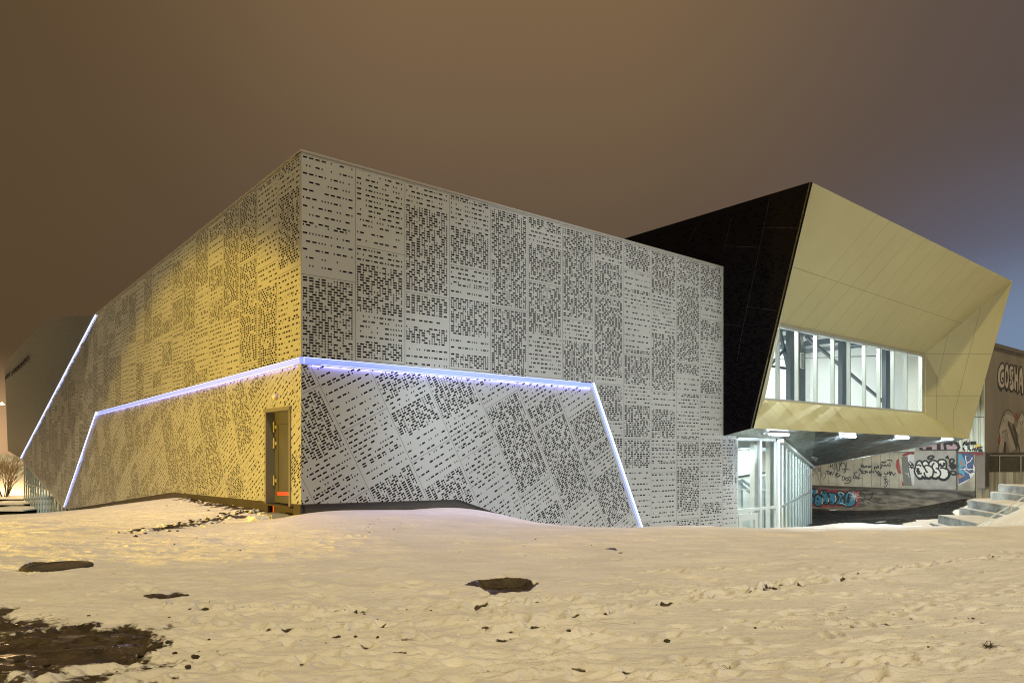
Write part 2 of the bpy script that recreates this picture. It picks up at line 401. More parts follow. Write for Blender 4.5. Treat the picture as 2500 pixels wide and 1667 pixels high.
# ---------------------------------------------------------------- light strips
def strip(poly3, n, tubes, label):
    c = sum(poly3, Vector())/len(poly3)
    m = MB(); m.poly([p-n*.09 for p in poly3]); o = m.build('light_strip', M_LEDB, hall); tag(o, label)
    t = MB()
    for a, b, r in tubes: t.tube([Vector(a)-n*.03, Vector(b)-n*.03], r, 6)
    t.build('led_tube', M_LEDW, o)
tl = t_led
strip([rp(0, LEDBm), rp(tl-.05, LEDBm-.03), rp(tl+.02, LEDT-.03), rp(0, LEDT)], NR,
      [(rp(.1, LEDT-.012), rp(tl-.6, LEDT-.035), .006), (rp(.5, LEDBm+.012), rp(tl-.2, LEDBm-.012), .005)], 'level blue light strip across the right facade')
zf = -4.0
strip([rp(tl-.20+led_k*.2, LEDT-.2), rp(tl+led_k*.05, LEDT-.05), rp(tl+led_k*(LEDT-zf), zf), rp(tl-.20+led_k*(LEDT-zf), zf)], NR,
      [(rp(tl-.035+led_k*.02, LEDT-.02), rp(tl-.035+led_k*(LEDT-zf), zf), .030)], 'slanted blue light strip falling to the snow on the right facade')
strip([lp(0, LEDBm), lp(25.3, B2z-.17), lp(25.3, B2z), lp(0, LEDT)], NL,
      [(lp(.1, LEDT-.012), lp(25.1, B2z-.01), .006), (lp(.5, LEDBm+.012), lp(25.2, B2z-.155), .006)], 'level blue light strip across the left facade')
def stripl(a, b, n, e):
    q = (a+b)/2+n*.012-UP*.085; d = (b-a); o = lamp('strip_glow', 'AREA', q, q+n-UP, e, (.26, .24, 1.0), shape='RECTANGLE', size=d.length, size_y=.004)
    x = d.normalized(); w = (UP-n).normalized(); o.rotation_euler = Matrix((x, w.cross(x), w)).transposed().to_euler()
stripl(rp(.2, 2.11), rp(tl-.2, 2.09), NR, 130); stripl(lp(.2, 2.1), lp(25, B2z-.08), NL, 110)
strip([lp(25.3, B2z+.05), lp(25.0, B2z-.17), lp(L2t-.3, L2z), lp(L2t+.1, L2z)], NL,
      [(lp(25.32, B2z-.02), lp(L2t-.05, L2z), .05)], 'slanted blue light strip ending beside the left glass wall')
strip([lp(25.6, TOP-.02), lp(25.15, TOP-.02), lp(P2t-.5, P2z), lp(P2t+.2, P2z)], NL,
      [(lp(25.35, TOP-.03), lp(P2t-.2, P2z+.05), .07)], 'long slanted blue light strip rising to the roof at the far left')

# ---------------------------------------------------------------- far left volume (folded facets)
def depthpt(px, py, z=None, d=None):
    r = ray(px, py); return r*(d if d else z/r.z)
P1, Q = lp(25.4, TOP), depthpt(115, 776, z=TOP-.05)
P2 = lp(P2t, P2z); nF = (Q-P1).cross(P2-P1).normalized()
Rr, Rb = onplane(11, 887, P1, nF), onplane(19, 1100, P1, nF); print('fold', P1, Q, Rr, Rb, P2)
mb = MB(); mb.prism([P1, Q, Rr, Rb, P2], Vector((.4, 1.2, 0)))
o = mb.build('folded_facade', M_FARP, hall); tag(o, 'dark folded facade at the far left end, with small letters')
# its small dark lettering, one vertical pair of strokes per letter
mb = MB(); nq = nF.copy()
if nq.dot(Q) > 0: nq = -nq
for xs, yb_, h in ((19, 922, 12), (23, 919, 12), (29.5, 915, 12), (37.5, 907, 11), (41, 905, 12), (45, 902, 12), (48.5, 899, 12), (53, 895.5, 13), (57, 891, 13), (62, 887, 13), (66.5, 881, 14), (71, 880, 15)):
    q0 = onplane(xs, yb_, Q, nq); q1 = onplane(xs, yb_-h, Q, nq)
    w = (Rr-Q).normalized()
    mb.box(q0+nq*.02, w*.13, nq*.08, (q1-q0)*.8)
    if xs not in (29.5, 71, 53, 45): mb.box(q0+nq*.02+w*.5, w*.13, nq*.08, (q1-q0)*.8); mb.box(q0+nq*.02+w*.13+(q1-q0)*.35, w*.37, nq*.07, (q1-q0)*.10)
mb.build('facade_letters', mat('letter_dark', (.035, .03, .025), .6), o)

# left glass corner under the fold
gl = root('left_glass_wall', lp(45, -4.5), 'x', 'x'); bpy.data.objects.remove(gl)
gz = -6.2
glw = MB(); s_ = -.35
gp = [lp(L2t, L2z, s_), lp(P2t, P2z, s_), lp(P2t, gz, s_), lp(L2t, gz, s_)]
glw.poly(gp); glass_l = glw.build('corner_glazing', M_GLASSL, hall); tag(glass_l, 'triangular glass wall under the far left fold')
for i in range(16):
    t = L2t+.4+(P2t-L2t-.5)*i/15*1.0; f = (t-L2t)/(P2t-L2t); zt = L2z+(P2z-L2z)*f
    m = MB(); m.box(lp(t, gz, s_+.02), LD*.07, NL*.10, (0, 0, zt-gz-.03)); m.build('mullion', M_FRAME, glass_l)
ztr = (HY-1184)*60/FPX
m = MB(); m.box(lp(L2t+6, ztr, s_+.03), LD*(P2t-L2t-6), NL*.07, (0, 0, .09)); m.build('transom', M_FRAME, glass_l)
m = MB(); m.prism([lp(L2t, L2z+.02, s_+.36), lp(P2t, P2z+.02, s_+.36), lp(P2t, P2z-.10, s_+.36), lp(L2t, L2z-.10, s_+.36)], NL*-.3); m.build('sloping_trim', M_CAP, glass_l)
m = MB(); m.box(lp(L2t, gz, -7), LD*(P2t-L2t), NL*-.2, (0, 0, 6.5)); m.build('back_wall', mat('lobby_wall', (.20, .30, .33), .8, noise=(1, .4, (1, 1, .3))), glass_l)
m = MB(); m.box(lp(L2t, gz, -.5), LD*(P2t-L2t), NL*-6.5, (0, 0, .05)); m.build('lobby_floor', M_STEP, glass_l)
lamp('lobby_light', 'AREA', lp(46, -2.2, -3), lp(46, -5, -3.2), 200, (.72, .95, 1.0), size=3.5)

# ---------------------------------------------------------------- door in the left face
drt = root('tmp', (0, 0, 0), 'x', 'x'); bpy.data.objects.remove(drt)
DR = .20
m = MB()
m.box(lp(dt0+.09, dzb, -DR), LD*(dt1-dt0-.18), NL*-.06, (0, 0, dzt-dzb-.03))
door = m.build('door', M_DOOR, hall); tag(door, 'grey brown metal door with a red tail light reflection painted low down')
m = MB()
m.box(lp(dt0, dzb-.02, .03), LD*.09, NL*-.30, (0, 0, dzt-dzb)); m.box(lp(dt1-.09, dzb-.02, .03), LD*.09, NL*-.30, (0, 0, dzt-dzb))
m.box(lp(dt0-.03, dzt-.03, .06), LD*(dt1-dt0+.06), NL*-.33, (0, 0, .09))
m.build('door_frame', mat('door_frame_paint', (.16, .155, .15), .45), door)
def lring(a, b, c, d, s, w, mb):
    mb.box(lp(a, c, s), LD*(b-a), NL*.004, (0, 0, w)); mb.box(lp(a, d, s), LD*(b-a), NL*.004, (0, 0, w))
    mb.box(lp(a, c+w, s), LD*w, NL*.004, (0, 0, d-c-w)); mb.box(lp(b-w, c+w, s), LD*w, NL*.004, (0, 0, d-c-w))
m = MB(); lring(dt0+.22, dt1-.32, dzb+.22, dzt-.34, -DR+.004, .014, m); m.build('panel_groove', M_DOORLINE, door)
pd = lambda px, py: onplane(px, py, C0+NL*(-DR+.012), NL)
m = MB(); m.prism([pd(677.5, 1208.5), pd(707.5, 1209), pd(707.5, 1201.5), pd(677.5, 1200)], NL*-.006); m.build('tail_light_reflection', M_RED, door)  # painted red reflection of passing car lights
for z in (dzt-.52, dzt-.93, dzb+.42):
    m = MB(); m.tube([lp(dt1-.13, z, -DR+.04), lp(dt1-.13, z+.26, -DR+.04)], .022, 8); m.box(lp(dt1-.26, z+.09, -DR+.005), LD*.12, NL*.02, (0, 0, .08))
    m.build('hinge', mat('hinge_grey', (.30, .28, .24), .5), door)
m = MB(); m.box(lp(dt0, dzb-.06, .04), LD*(dt1-dt0), NL*-.30, (0, 0, .035)); m.build('threshold', M_DOORLINE, door)
m = MB(); m.box(lp(dt0+.02, -5.4, -.16), LD*(dt1-dt0-.04), NL*-.05, (0, 0, 5.4+dzb-.07)); m.build('wall_under_door', M_PLINTH, door)
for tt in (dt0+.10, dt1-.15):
    m = MB(); m.box(lp(tt, dzb-.32, -.155), LD*.05, NL*.004, (0, 0, .24)); m.build('red_reflection', M_RED, door)  # the same reflection painted on the wall under the door

def sphere_mb(c, r, sq=(1, 1, 1), seg=14, ring=8, zmin=-1.0):
    m = MB(); c = Vector(c)
    g = [[c+Vector((math.cos(2*math.pi*k/seg)*math.sin(math.pi*i/ring)*r*sq[0], math.sin(2*math.pi*k/seg)*math.sin(math.pi*i/ring)*r*sq[1], math.cos(math.pi*i/ring)*r*sq[2])) for k in range(seg)] for i in range(ring+1)]
    for i in range(ring):
        for k in range(seg):
            j = (k+1) % seg; q = [g[i][k], g[i+1][k], g[i+1][j], g[i][j]]
            if i == 0: q = [q[0], q[1], q[2]]
            if i == ring-1: q = [q[0], q[1], q[3]]
            m.poly(q)
    return m
# bulkhead lamp over the door
lt, lz = LF(676, 969)
wlp = root('wall_lamp', lp(lt, lz), 'round unlit bulkhead lamp above the grey door on the yellow facade', 'lamp')
m = MB(); m.tube([lp(lt, lz), lp(lt, lz, .04)], .085, 16); m.build('lamp_base', M_CAP, wlp)
m = MB(); m.tube([lp(lt, lz, .04), lp(lt, lz, .08), lp(lt, lz, .105), lp(lt, lz, .12)], [.075, .066, .045, .015], 16); m.build('lamp_cover', mat('opal_cover', (.6, .55, .42), .35), wlp, True)

# ---------------------------------------------------------------- black and gold box
T0 = 16.52
def bp_(u, s, z): return C0+RD*(T0+u)+NR*s+UP*z
def gpx(px, py, p0, n): return onplane(px, py, p0, n)
ZT, ZB = 9.13, .82; UE = 20.9; ST, SB = 3.44, 1.20
B, Gp = bp_(0, ST, ZT), bp_(0, SB, ZB+.04)
Cc, D = bp_(UE, ST-.1, ZT-.2), bp_(21.2, SB, ZB-.08)
WU0, WU1, WZ0, WZ1 = 2.82, 18.55, 2.10, 5.32
TLi, TRi, BRi, BLi = bp_(WU0, 0, WZ1), bp_(WU1, 0, WZ1), bp_(WU1, 0, WZ0), bp_(WU0, 0, WZ0)
# black side wall (thick) along the camera side
m = MB()
m.prism([bp_(-.0, -.3, .55), Gp, B, bp_(0, -14, ZT), bp_(0, -14, TOP-.5), bp_(0, -.3, TOP-.5)], RD*.12)
blk = m.build('black_cladding', M_BLACK, hall); tag(blk, 'black perforated side wall of the gold framed box')
# seams and perforation rows on the black wall
NB = -RD
def linep(px0, py0, px1, py1, p0, n, w, mb, lift=.004, poly=None):
    a, b = onplane(px0, py0, p0, n), onplane(px1, py1, p0, n); nn = n.normalized()
    if nn.dot(a) > 0: nn = -nn
    q = (b-a).cross(nn).normalized()*w*.5
    mb.poly([a+q+nn*lift, b+q+nn*lift, b-q+nn*lift, a-q+nn*lift])
m = MB()
for l in ((1879, 485, 1808, 829), (1786, 530, 1768, 610), (1767, 792, 1808, 795.5), (1773, 601, 1850, 604), (1866, 555, 1949, 558), (1822, 749, 1896, 758), (1808, 829, 1800, 880), (1700, 556, 1680, 590)):
    linep(*l, B, NB, .012, m, .003)
m.build('panel_joint', mat('joint_on_black', (.016, .015, .018), .7), blk)
m = MB(); rnd = random.Random(5)
for i in range(1500):
    z = rnd.uniform(.9, 8.9); s1 = SB+(ST-SB)*(z-ZB)/(ZT-ZB)
    s = rnd.uniform(-4 if z > 7 else .1, s1-.15); s = round(s/.09)*.09; z = round(z/.075)*.075; w = rnd.choice((.035, .11))
    if s+w > s1-.1: continue
    p = bp_(-.003, s, z); m.poly([p, p+NR*w, p+NR*w+UP*.032, p+UP*.032])
m.build('perforation', mat('hole_black', (.001, .001, .001), .9, spec=0), blk)
# top lid, far end and gold rim facets
m = MB()
m.poly([B, Cc, bp_(UE, -14, ZT-.2), bp_(0, -14, ZT)]); m.poly([Cc, D, bp_(UE+.1, -14, .6), bp_(UE, -14, ZT-.2)])
m.build('box_shell', M_BLACK, hall)
facets = {'top': [B, Cc, TRi, TLi], 'right_up': [Cc, D, TRi], 'right_low': [TRi, D, BRi], 'bottom': [D, Gp, BLi, BRi], 'left': [Gp, B, TLi, BLi]}
m = MB()
m.poly([B, Cc, TRi]); m.poly([B, TRi, TLi]); m.poly(facets['right_up']); m.poly(facets['right_low'])
m.poly([Gp, D, BRi]); m.poly([Gp, BRi, BLi]); m.poly([B, Gp, BLi]); m.poly([B, BLi, TLi])
# thin rim return so the edge has thickness
for a, b in ((B, Cc), (Cc, D), (D, Gp), (Gp, B)): m.poly([a, b, b-NR*.05+NR*.0, a-NR*.05])
gold = m.build('gold_surround', M_GOLD, hall); tag(gold, 'champagne gold funnel of folded panels around the big window')
m = MB()
def facetlines(lines, tri, mb, w=.014):
    n = (tri[1]-tri[0]).cross(tri[2]-tri[0]).normalized()
    poly = ccw([(CX+FPX*p.x/p.y, HY-FPX*p.z/p.y) for p in tri])
    for x0, y0, x1, y1 in lines:
        seg = [(0., 1.)]; t0, t1 = 0., 1.
        for i in range(len(poly)):
            ax, ay = poly[i]; bx, by = poly[(i+1) % len(poly)]
            d0 = (bx-ax)*(y0-ay)-(by-ay)*(x0-ax); d1 = (bx-ax)*(y1-ay)-(by-ay)*(x1-ax)
            if d0 < 0 and d1 < 0: t0, t1 = 1, 0; break
            if (d0 < 0) != (d1 < 0):
                k = d0/(d0-d1)
                if d0 < 0: t0 = max(t0, k)
                else: t1 = min(t1, k)
        if t1-t0 > .02:
            linep(x0+(x1-x0)*t0, y0+(y1-y0)*t0, x0+(x1-x0)*t1, y0+(y1-y0)*t1, tri[0], n, w, mb)
top_l = []
for k in range(-2, 17):
    x0 = 1905+41*k-(.45*k*k); top_l.append((x0, 900, x0+.86*430+6*k*.2, 470))
top_l.append((1900, 640, 2360, 793))
for tri in ([B, Cc, TRi], [B, TRi, TLi]): facetlines(top_l, tri, m)
bot_l = [(1790+38.5*k, 940, 1790+38.5*k+150, 1100) for k in range(16)]
for tri in ([Gp, D, BRi], [Gp, BRi, BLi]): facetlines(bot_l, tri, m)
facetlines([(2250, 864, 2460, 864), (2290, 966, 2400, 966), (2330, 740, 2282, 965), (2402, 720, 2328, 1015)], [Cc, D, TRi], m)
facetlines([(2286.5, 900, 2286.5, 1040), (2328, 990, 2328, 1060), (2250, 966, 2320, 966)], [TRi, D, BRi], m)
facetlines([(1858, 930, 1860, 1010)], [B, Gp, BLi], m)
m.build('panel_joint', M_JOINT, gold)
# flat jambs between funnel and glass
m = MB()
m.box(bp_(WU1-.02, .0, WZ0), RD*-.28, NR*-.05, (0, 0, WZ1-WZ0)); m.box(bp_(WU0, 0, WZ1-.12), RD*(WU1-WU0-.3), NR*-.05, (0, 0, .12))
m.build('window_reveal', M_GOLD, hall)

# big window
win_px = [1905.3, 1952.2, 1997.4, 2039.2, 2078.6, 2116, 2151.5, 2185, 2217]
SI = -.10
m = MB(); m.poly([bp_(WU0, SI, WZ0), bp_(WU1, SI, WZ0), bp_(WU1, SI, WZ1), bp_(WU0, SI, WZ1)])
win = m.build('window', M_GLASS, hall); tag(win, 'long lit window band inside the gold surround')
m = MB()
m.box(bp_(WU0, -.02, WZ0), RD*(WU1-WU0-.28), NR*-.18, (0, 0, .07)); m.box(bp_(WU0, -.02, WZ1-.20), RD*(WU1-WU0-.28), NR*-.18, (0, 0, .08))
m.box(bp_(WU1-.36, -.02, WZ0+.07), RD*.08, NR*-.18, (0, 0, WZ1-WZ0-.27)); m.build('window_frame', M_FRAME, win)
for px in win_px:
    q = onplane(px, 1000, C0, NR)-C0; u = q.dot(RD)-T0
    m = MB(); m.box(bp_(u-.05, -.03, WZ0+.07), RD*.07, NR*-.17, (0, 0, WZ1-WZ0-.27)); m.build('mullion', M_FRAME, win)
# hall seen through it
m = MB(); dp = -7.5
for i in range(60):                                          # corrugated liner sheet
    z0 = 1.9+i*.12; m.box(bp_(.2, dp, z0), RD*20.4, NR*-.1, (0, 0, .11))
m.box(bp_(.2, dp+.0-.06, 1.9), RD*20.4, NR*-.05, (0, 0, 7.1))
m.build('back_wall', M_WHITE, hall)
m = MB(); m.box(bp_(.2, -.3, 1.75), RD*20.4, NR*dp, (0, 0, .12)); m.build('upper_floor', M_WHITE, hall)
m = MB(); m.box(bp_(.2, -.3, 7.2), RD*20.4, NR*dp, (0, 0, .1)); m.build('ceiling', mat('ceiling_grey', (.35, .38, .38), .8), hall)
for uu in (.2, 20.4):
    m = MB(); m.box(bp_(uu, -.3, 1.9), RD*.12, NR*dp, (0, 0, 5.3)); m.build('side_wall', M_WHITE, hall)
CI = C0+NR*-1.9
def ipt(px, py, back=0): return onplane(px, py, CI+NR*-back, NR)
for x0, x1 in ((1929.5, 1940.5), (1953.5, 1966.5), (2056.5, 2067.5), (2163, 2175), (2227.8, 2230.5)):
    a, b = ipt(x0, 900), ipt(x1, 900); a.z = b.z = 1.87
    m = MB(); m.box(a, b-a, NR*-.22, (0, 0, 5.3)); m.build('column', M_GREYST, hall)
def bar(p, q, w, mt, name, parent=None):
    m = MB(); d = (q-p).normalized(); s = d.cross(NR).normalized()*w; m.box(p-s/2, q-p, s, NR*-w); return m.build(name, mt, parent or hall)
K = 3.733
cp = lambda x, y, b=.3: ipt(1800+x/K, 700+y/K, b)
bar(cp(640, 455), cp(1400, 1095), .13, M_GREYST, 'brace'); bar(cp(390, 360), cp(480, 760), .13, M_GREYST, 'brace')
bar(cp(240, 790), cp(500, 500), .10, M_GREYST, 'brace'); bar(cp(250, 712), cp(500, 750), .10, M_GREYST, 'brace')
for y0, y1 in ((540, 500), (640, 598)):
    bar(cp(300, y0+20, 1.2), cp(1300, y1+30, 1.2), .06, M_BEAM, 'pipe')
for i in range(7):
    m = MB(); m.box(bp_(1.5+2.8*i, -.8, 6.0), RD*.16, NR*-6.5, (0, 0, .28)); m.build('ceiling_beam', M_GREYST, hall)
m = MB(); q = ipt(1953, 900, -.05); q.z = 3.95; m.box(q, RD*.30, NR*.05, (0, 0, .75)); pan = m.build('switch_panel', M_CREAM, hall)
m = MB()
for i in range(6): m.box(q+UP*(.06+.11*i)+RD*.05+NR*.051, RD*.20, NR*.003, (0, 0, .055))
m.build('panel_slot', M_GREYST, pan)
for u in (3.5, 9.5, 15.5):
    lamp('ceiling_light', 'AREA', bp_(u, -5.0, 5.9), bp_(u+1, -7.4, 2.0), 270, (.95, 1.0, .97), size=2.6)
lamp('ceiling_light', 'AREA', bp_(10, -2.5, 7.0), bp_(10, -2.3, 0), 300, (.94, 1.0, .97), shape='RECTANGLE', size=17, size_y=3)
for u in (4.5, 10.5, 16.5):
    lamp('ceiling_light', 'AREA', bp_(u, -1.9, 5.6), bp_(u-.6, .4, 2.0), 260, (.96, .98, .86), size=.15)

# ---------------------------------------------------------------- soffit under the box
E = onplane(1980, 1139, Vector((0, 41.3, 0)), Vector((0, 1, 0)))
Wc = onplane(1901, 1071, C0, NR)                           # corner of the ground floor glass, at its head
Wa = rp(17.4, .62); Ga = bp_(0, .0, .60)
Mf = Gp.lerp(D, .215)
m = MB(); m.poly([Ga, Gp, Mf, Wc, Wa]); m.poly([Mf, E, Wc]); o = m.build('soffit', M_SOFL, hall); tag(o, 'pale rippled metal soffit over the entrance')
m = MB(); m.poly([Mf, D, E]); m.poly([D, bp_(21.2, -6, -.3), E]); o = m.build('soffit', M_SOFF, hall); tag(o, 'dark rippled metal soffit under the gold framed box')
m = MB(); m.box(E+Vector((-.3, -2.2, .21)), (1.0, .3, .12), (0, .06, 0), (.1, .5, .33)); 
ts = root('torn_sheet', onplane(1990, 1120, Mf, (D-Mf).cross(E-Mf).normalized())-Vector((0, .05, .02)), 'torn white sheet hanging on the dark soffit near its low corner', 'sheet')
nS = (D-Mf).cross(E-Mf).normalized()
if nS.z > 0: nS = -nS
m = MB(); K6 = 4.2375
sp_ = [(972, 694), (1000, 690), (1042, 708), (1028, 742), (1004, 722), (985, 714)]
m.prism([onplane(1750+x/K6, 950+y/K6, Mf, nS)+nS*.03 for x, y in sp_], nS*.02); m.build('sheet', M_SWHITE, ts)
for i, u in enumerate((2.31, 7.91, 13.4, 19.0)):
    base = bp_(u, .92, .74)
    wh = ('nearest the glass entrance', 'second from the glass entrance', 'third from the glass entrance', 'beside the gold corner at the right end')[i]
    l = root('tube_lamp', base, 'lit white tube lamp under the gold edge, '+wh, 'lamp', 'tube lamps under the gold framed box')
    m = MB(); m.box(bp_(u-.70, .98, .72), RD*1.4, NR*-.12, (0, 0, .05)); m.build('lamp_housing', M_CAP, l)
    m = MB(); m.tube([bp_(u-.68, .92, .675), bp_(u+.68, .92, .675)], .042, 8); m.build('tube', M_TUBE, l)
    q = bp_(u, .96, .62); a = lamp('tube_lamp_light', 'AREA', q, q+(NR*.2+RD*.3-UP if i == 0 else LD+RD*.45-UP*.42), 260 if i == 0 else 200, (.84, .94, 1.0), size=.25)
q = onplane(1861.5, 1057, C0+NR*.6, NR)
sc = root('security_camera', q, 'small round dome security camera under the soffit above the glass entrance', 'camera')
sphere_mb(q, .085).build('dome', mat('dome_grey', (.35, .38, .42), .15, .6), sc, True)
m = MB(); m.tube([q+UP*.05, q+UP*.17], .10, 14); m.build('camera_base', M_CAP, sc)

# ---------------------------------------------------------------- glass entrance
FZ = -4.4; GS = -.02
gcor = rp((Wc-C0).dot(RD), 0)
SD = (Vector((E.x, E.y, 0))-Vector((gcor.x, gcor.y, 0))); SL = SD.length; SD.normalize(); SN = Vector((SD.y, -SD.x, 0))
tA, tB = 17.40, (Wc-C0).dot(RD); zA = .62
m = MB(); m.poly([rp(tA, FZ, -.08), rp(tB, FZ, -.08), rp(tB, .5, -.08), rp(tA, .6, -.08)])
en = m.build('entrance_glazing', M_GLASS, hall); tag(en, 'bright glass front of the entrance beside the perforated wall')
def fr(t0, t1, z0, z1, name='frame_bar', par=None, d=.12, s=.0): 
    m = MB(); m.box(rp(t0, z0, s), RD*(t1-t0), NR*-d, (0, 0, z1-z0)); return m.build(name, M_FRAME, par or en)
tm = lambda px: RF(px, 1200)[0]
fr(tA, tA+.09, FZ, .52); fr(tm(1855.8), tm(1860.8), FZ, .44); fr(tm(1895), tB, FZ, .44)
fr(tA+.09, tm(1895), .44, .56); fr(tA+.09, tm(1855.8), -2.30, -2.20); fr(tm(1860.8), tm(1895), -2.30, -2.20)
ed = MB(); ed.poly([rp(tA+.2, FZ, -.10), rp(tm(1847), FZ, -.10), rp(tm(1847), -2.42, -.10), rp(tA+.2, -2.42, -.10)])
ed = ed.build('entrance_door', M_GLASS, en)
fr(tA+.12, tA+.35, FZ, -2.40, 'door_frame', ed, .08, .01); fr(tm(1843), tm(1850), FZ, -2.40, 'door_frame', ed, .08, .01); fr(tA+.35, tm(1843), -2.66, -2.40, 'door_frame', ed, .08, .01)
m = MB(); m.tube([rp(tm(1842), -3.3, .05), rp(tm(1842), -3.75, .05)], .018, 8); m.build('door_handle', M_STEEL, ed)
# angled side glazing
g0 = gcor; top0, top1 = .50, E.z
sw = MB(); sw.poly([g0+UP*FZ, g0+SD*SL+UP*FZ, g0+SD*SL+UP*top1, g0+UP*top0])
sg = sw.build('side_glazing', M_GLASST, hall); tag(sg, 'angled green glass wall with close white mullions')
for px in (1894.5+6, 1909.3, 1919, 1927.6, 1935, 1942.2, 1948.8, 1954.5, 1960.8, 1965.7, 1970.7, 1974.9, 1979.8):
    d = ray(px, HY); nx = SN; k = g0.dot(nx)/d.dot(nx); q = d*k; v = (q-g0).dot(SD); v = max(0.02, min(SL-.02, v)); zt = top0+(top1-top0)*v/SL
    m = MB(); m.box(g0+SD*(v-.04)+UP*FZ+SN*-.0, SD*.08, SN*.06, (0, 0, zt-FZ)); m.build('mullion', mat('pale_mullion', (.70, .76, .76), .45, .2), sg)
m = MB(); m.box(g0+UP*-2.29+SN*.065, SD*SL, SN*.03, (0, 0, .09)); m.build('transom', M_FRAME, sg)
m = MB(); m.prism([g0+UP*(top0+.02)+SN*.2, g0+SD*SL+UP*(top1+.02)+SN*.2, g0+SD*SL+UP*(top1-.10)+SN*.2, g0+UP*(top0-.10)+SN*.2], SN*-.25); m.build('head_trim', M_FRAME, sg)
# foyer
bw = -4.9
m = MB(); m.box(rp(14, FZ, bw), RD*17.8, NR*-.2, (0, 0, 5.0)); m.build('foyer_wall', mat('foyer_white', (.80, .80, .76), .8), hall)
m = MB(); m.box(rp(14, FZ, -.2), RD*0.2, NR*bw, (0, 0, 4.9)); m.build('foyer_wall', M_WHITE, hall)
m = MB(); m.prism([rp(14, FZ-.1, -.1), g0+UP*(FZ-.1), g0+SD*SL+UP*(FZ-.1), g0+SD*SL+NR*-.5+UP*(FZ-.1), rp(14, FZ-.1, bw)], (0, 0, .1)); m.build('foyer_floor', M_WHITE, hall)
m = MB(); m.prism([rp(14, .62, -.2), g0+NR*-.3+UP*.62, g0+SD*5+SN*-.5+UP*.62, rp(24, .62, bw-.2), rp(14, .62, bw)], (0, 0, .1)); m.build('foyer_ceiling', mat('ceiling_grey', (.35, .38, .38), .8), hall)
for x0, x1 in ((1842.3, 1854.5), (1880.5, 1893.5)):
    a = onplane(x0, 1200, C0+NR*-.8, NR); b = onplane(x1, 1200, C0+NR*-.8, NR); a.z = b.z = FZ
    m = MB(); m.box(a, b-a, NR*-.22, (0, 0, 4.95)); m.build('column', M_CREAM, hall)
K6b = 6.03
fp = lambda x, y, b=3.0: onplane(1780+x/K6b, 1040+y/K6b, C0+NR*-b, NR)
bar(fp(60, 762), fp(640, 672), .10, M_GREYST, 'ramp_beam'); bar(fp(60, 783), fp(640, 700), .08, M_CREAM, 'ramp_beam')
bar(fp(110, 320), fp(640, 330), .06, M_BEAM, 'pipe'); bar(fp(110, 350), fp(640, 360), .05, M_BEAM, 'pipe')
bar(fp(110, 925), fp(640, 940), .07, M_CREAM, 'ramp_rail'); bar(fp(130, 810), fp(400, 1040), .10, M_BEAM, 'brace'); bar(fp(200, 790), fp(400, 930), .10, M_BEAM, 'brace')
bar(fp(190, 1190), fp(190, 790), .16, M_BEAM, 'column'); bar(fp(525, 1500), fp(525, 720), .16, M_BEAM, 'column')
lamp('foyer_light', 'AREA', rp(19.0, .3, -3.2), rp(19.3, -5, -3.6), 250, (.95, 1.0, .97), size=3.5)
lamp('foyer_light', 'AREA', rp(24.5, .2, -3.4), rp(24.5, -5, -3.4), 240, (.90, 1.0, .97), size=3.5)

# ---------------------------------------------------------------- terrain
ctrl = []   # (px, py, depth) or explicit
def cpx(px, py, d): r = ray(px, py)*d; ctrl.append((r.x, r.y, r.z))
for x in (-8, -4, 0, 4, 8):
    for y in (1.5, 4, 7, 10): ctrl.append((x, y, -1.6))
ctrl += [(-14, 8, -1.55), (-9, 12, -1.6), (-5, 13, -1.58), (0, 13, -1.58), (5, 13.5, -1.62), (10, 14, -1.62), (12, 10, -1.6), (-6, -5, -1.6), (6, -5, -1.6), (16, 6, -1.6), (-18, -5, -1.6), (18, -5, -1.6)]
for a in ((740, 1253, 16.45), (698, 1262, 16.7), (1000, 1244.5, 18.2), (1131, 1240, 19.2), (1275, 1274, 20.4), (600, 1244.5, 19.1), (520, 1231, 21.4), (440, 1215, 24.2), (421, 1215, 25.0),
          (330, 1228, 29), (250, 1240, 34), (157, 1251, 43), (60, 1256, 40), (0, 1257, 34), (80, 1258, 30), (100, 1270, 22), (0, 1275, 18), (300, 1262, 20)): cpx(*a)
ctrl += [(0.2, 16.2, -1.60), (4, 16.5, -1.70), (8, 17, -1.72), (2.5, 22, -3.1), (4.5, 24.2, -4.3), (8, 24, -4.5), (8, 27.5, -4.5), (12, 25, -4.5), (14, 30, -4.5), (14, 21, -3.2), (18, 35, -4.45), (20, 46, -4.45)]
for a in ((2500, 1284, 15.4), (2350, 1285, 15.3), (2150, 1291, 15), (2000, 1293, 15), (1800, 1291, 15), (1600, 1288, 15.2), (2500, 1236, 23), (2440, 1260, 23), (2385, 1287, 22.5), (2600, 1230, 24), (2285, 1302, 36), (2325, 1264, 40), (2362, 1248, 41), (2435, 1222, 43),
          (2120, 1290, 36), (2379, 1219, 43.4), (2235, 1239, 46.5), (1985, 1243, 51.5), (2290, 1335, 31)): cpx(*a)
ctrl += [(21.3, 35.5, -4.4), (20.6, 34, -4.6), (19.5, 31, -4.6), (18.3, 27.3, -4.3), (21, 29.5, -4.5), (22.5, 27.0, -4.0), (17.2, 24.6, -2.7), (24.5, 30, -4.3), (26, 24, -2.3)]
ctrl += [(30, 30, -4.0), (32, 38, -2.3), (34, 20, -1.5), (60, 30, -1.2), (-60, 30, -3.2), (-45, 62, -5.9), (-60, 75, -5.4), (-52, 68, -5.8), (-58, 85, -4.6), (-90, 110, -2), (-30, 60, -5.4), (0, 80, -5), (60, 90, -2), (0, 200, -4), (200, 200, -4), (-200, 200, -4), (0, -100, -2), (200, -50, -2), (-200, -50, -2), (-38, 50, -5.0), (-36, 46, -4.25)]
ctrl = np.array(ctrl)
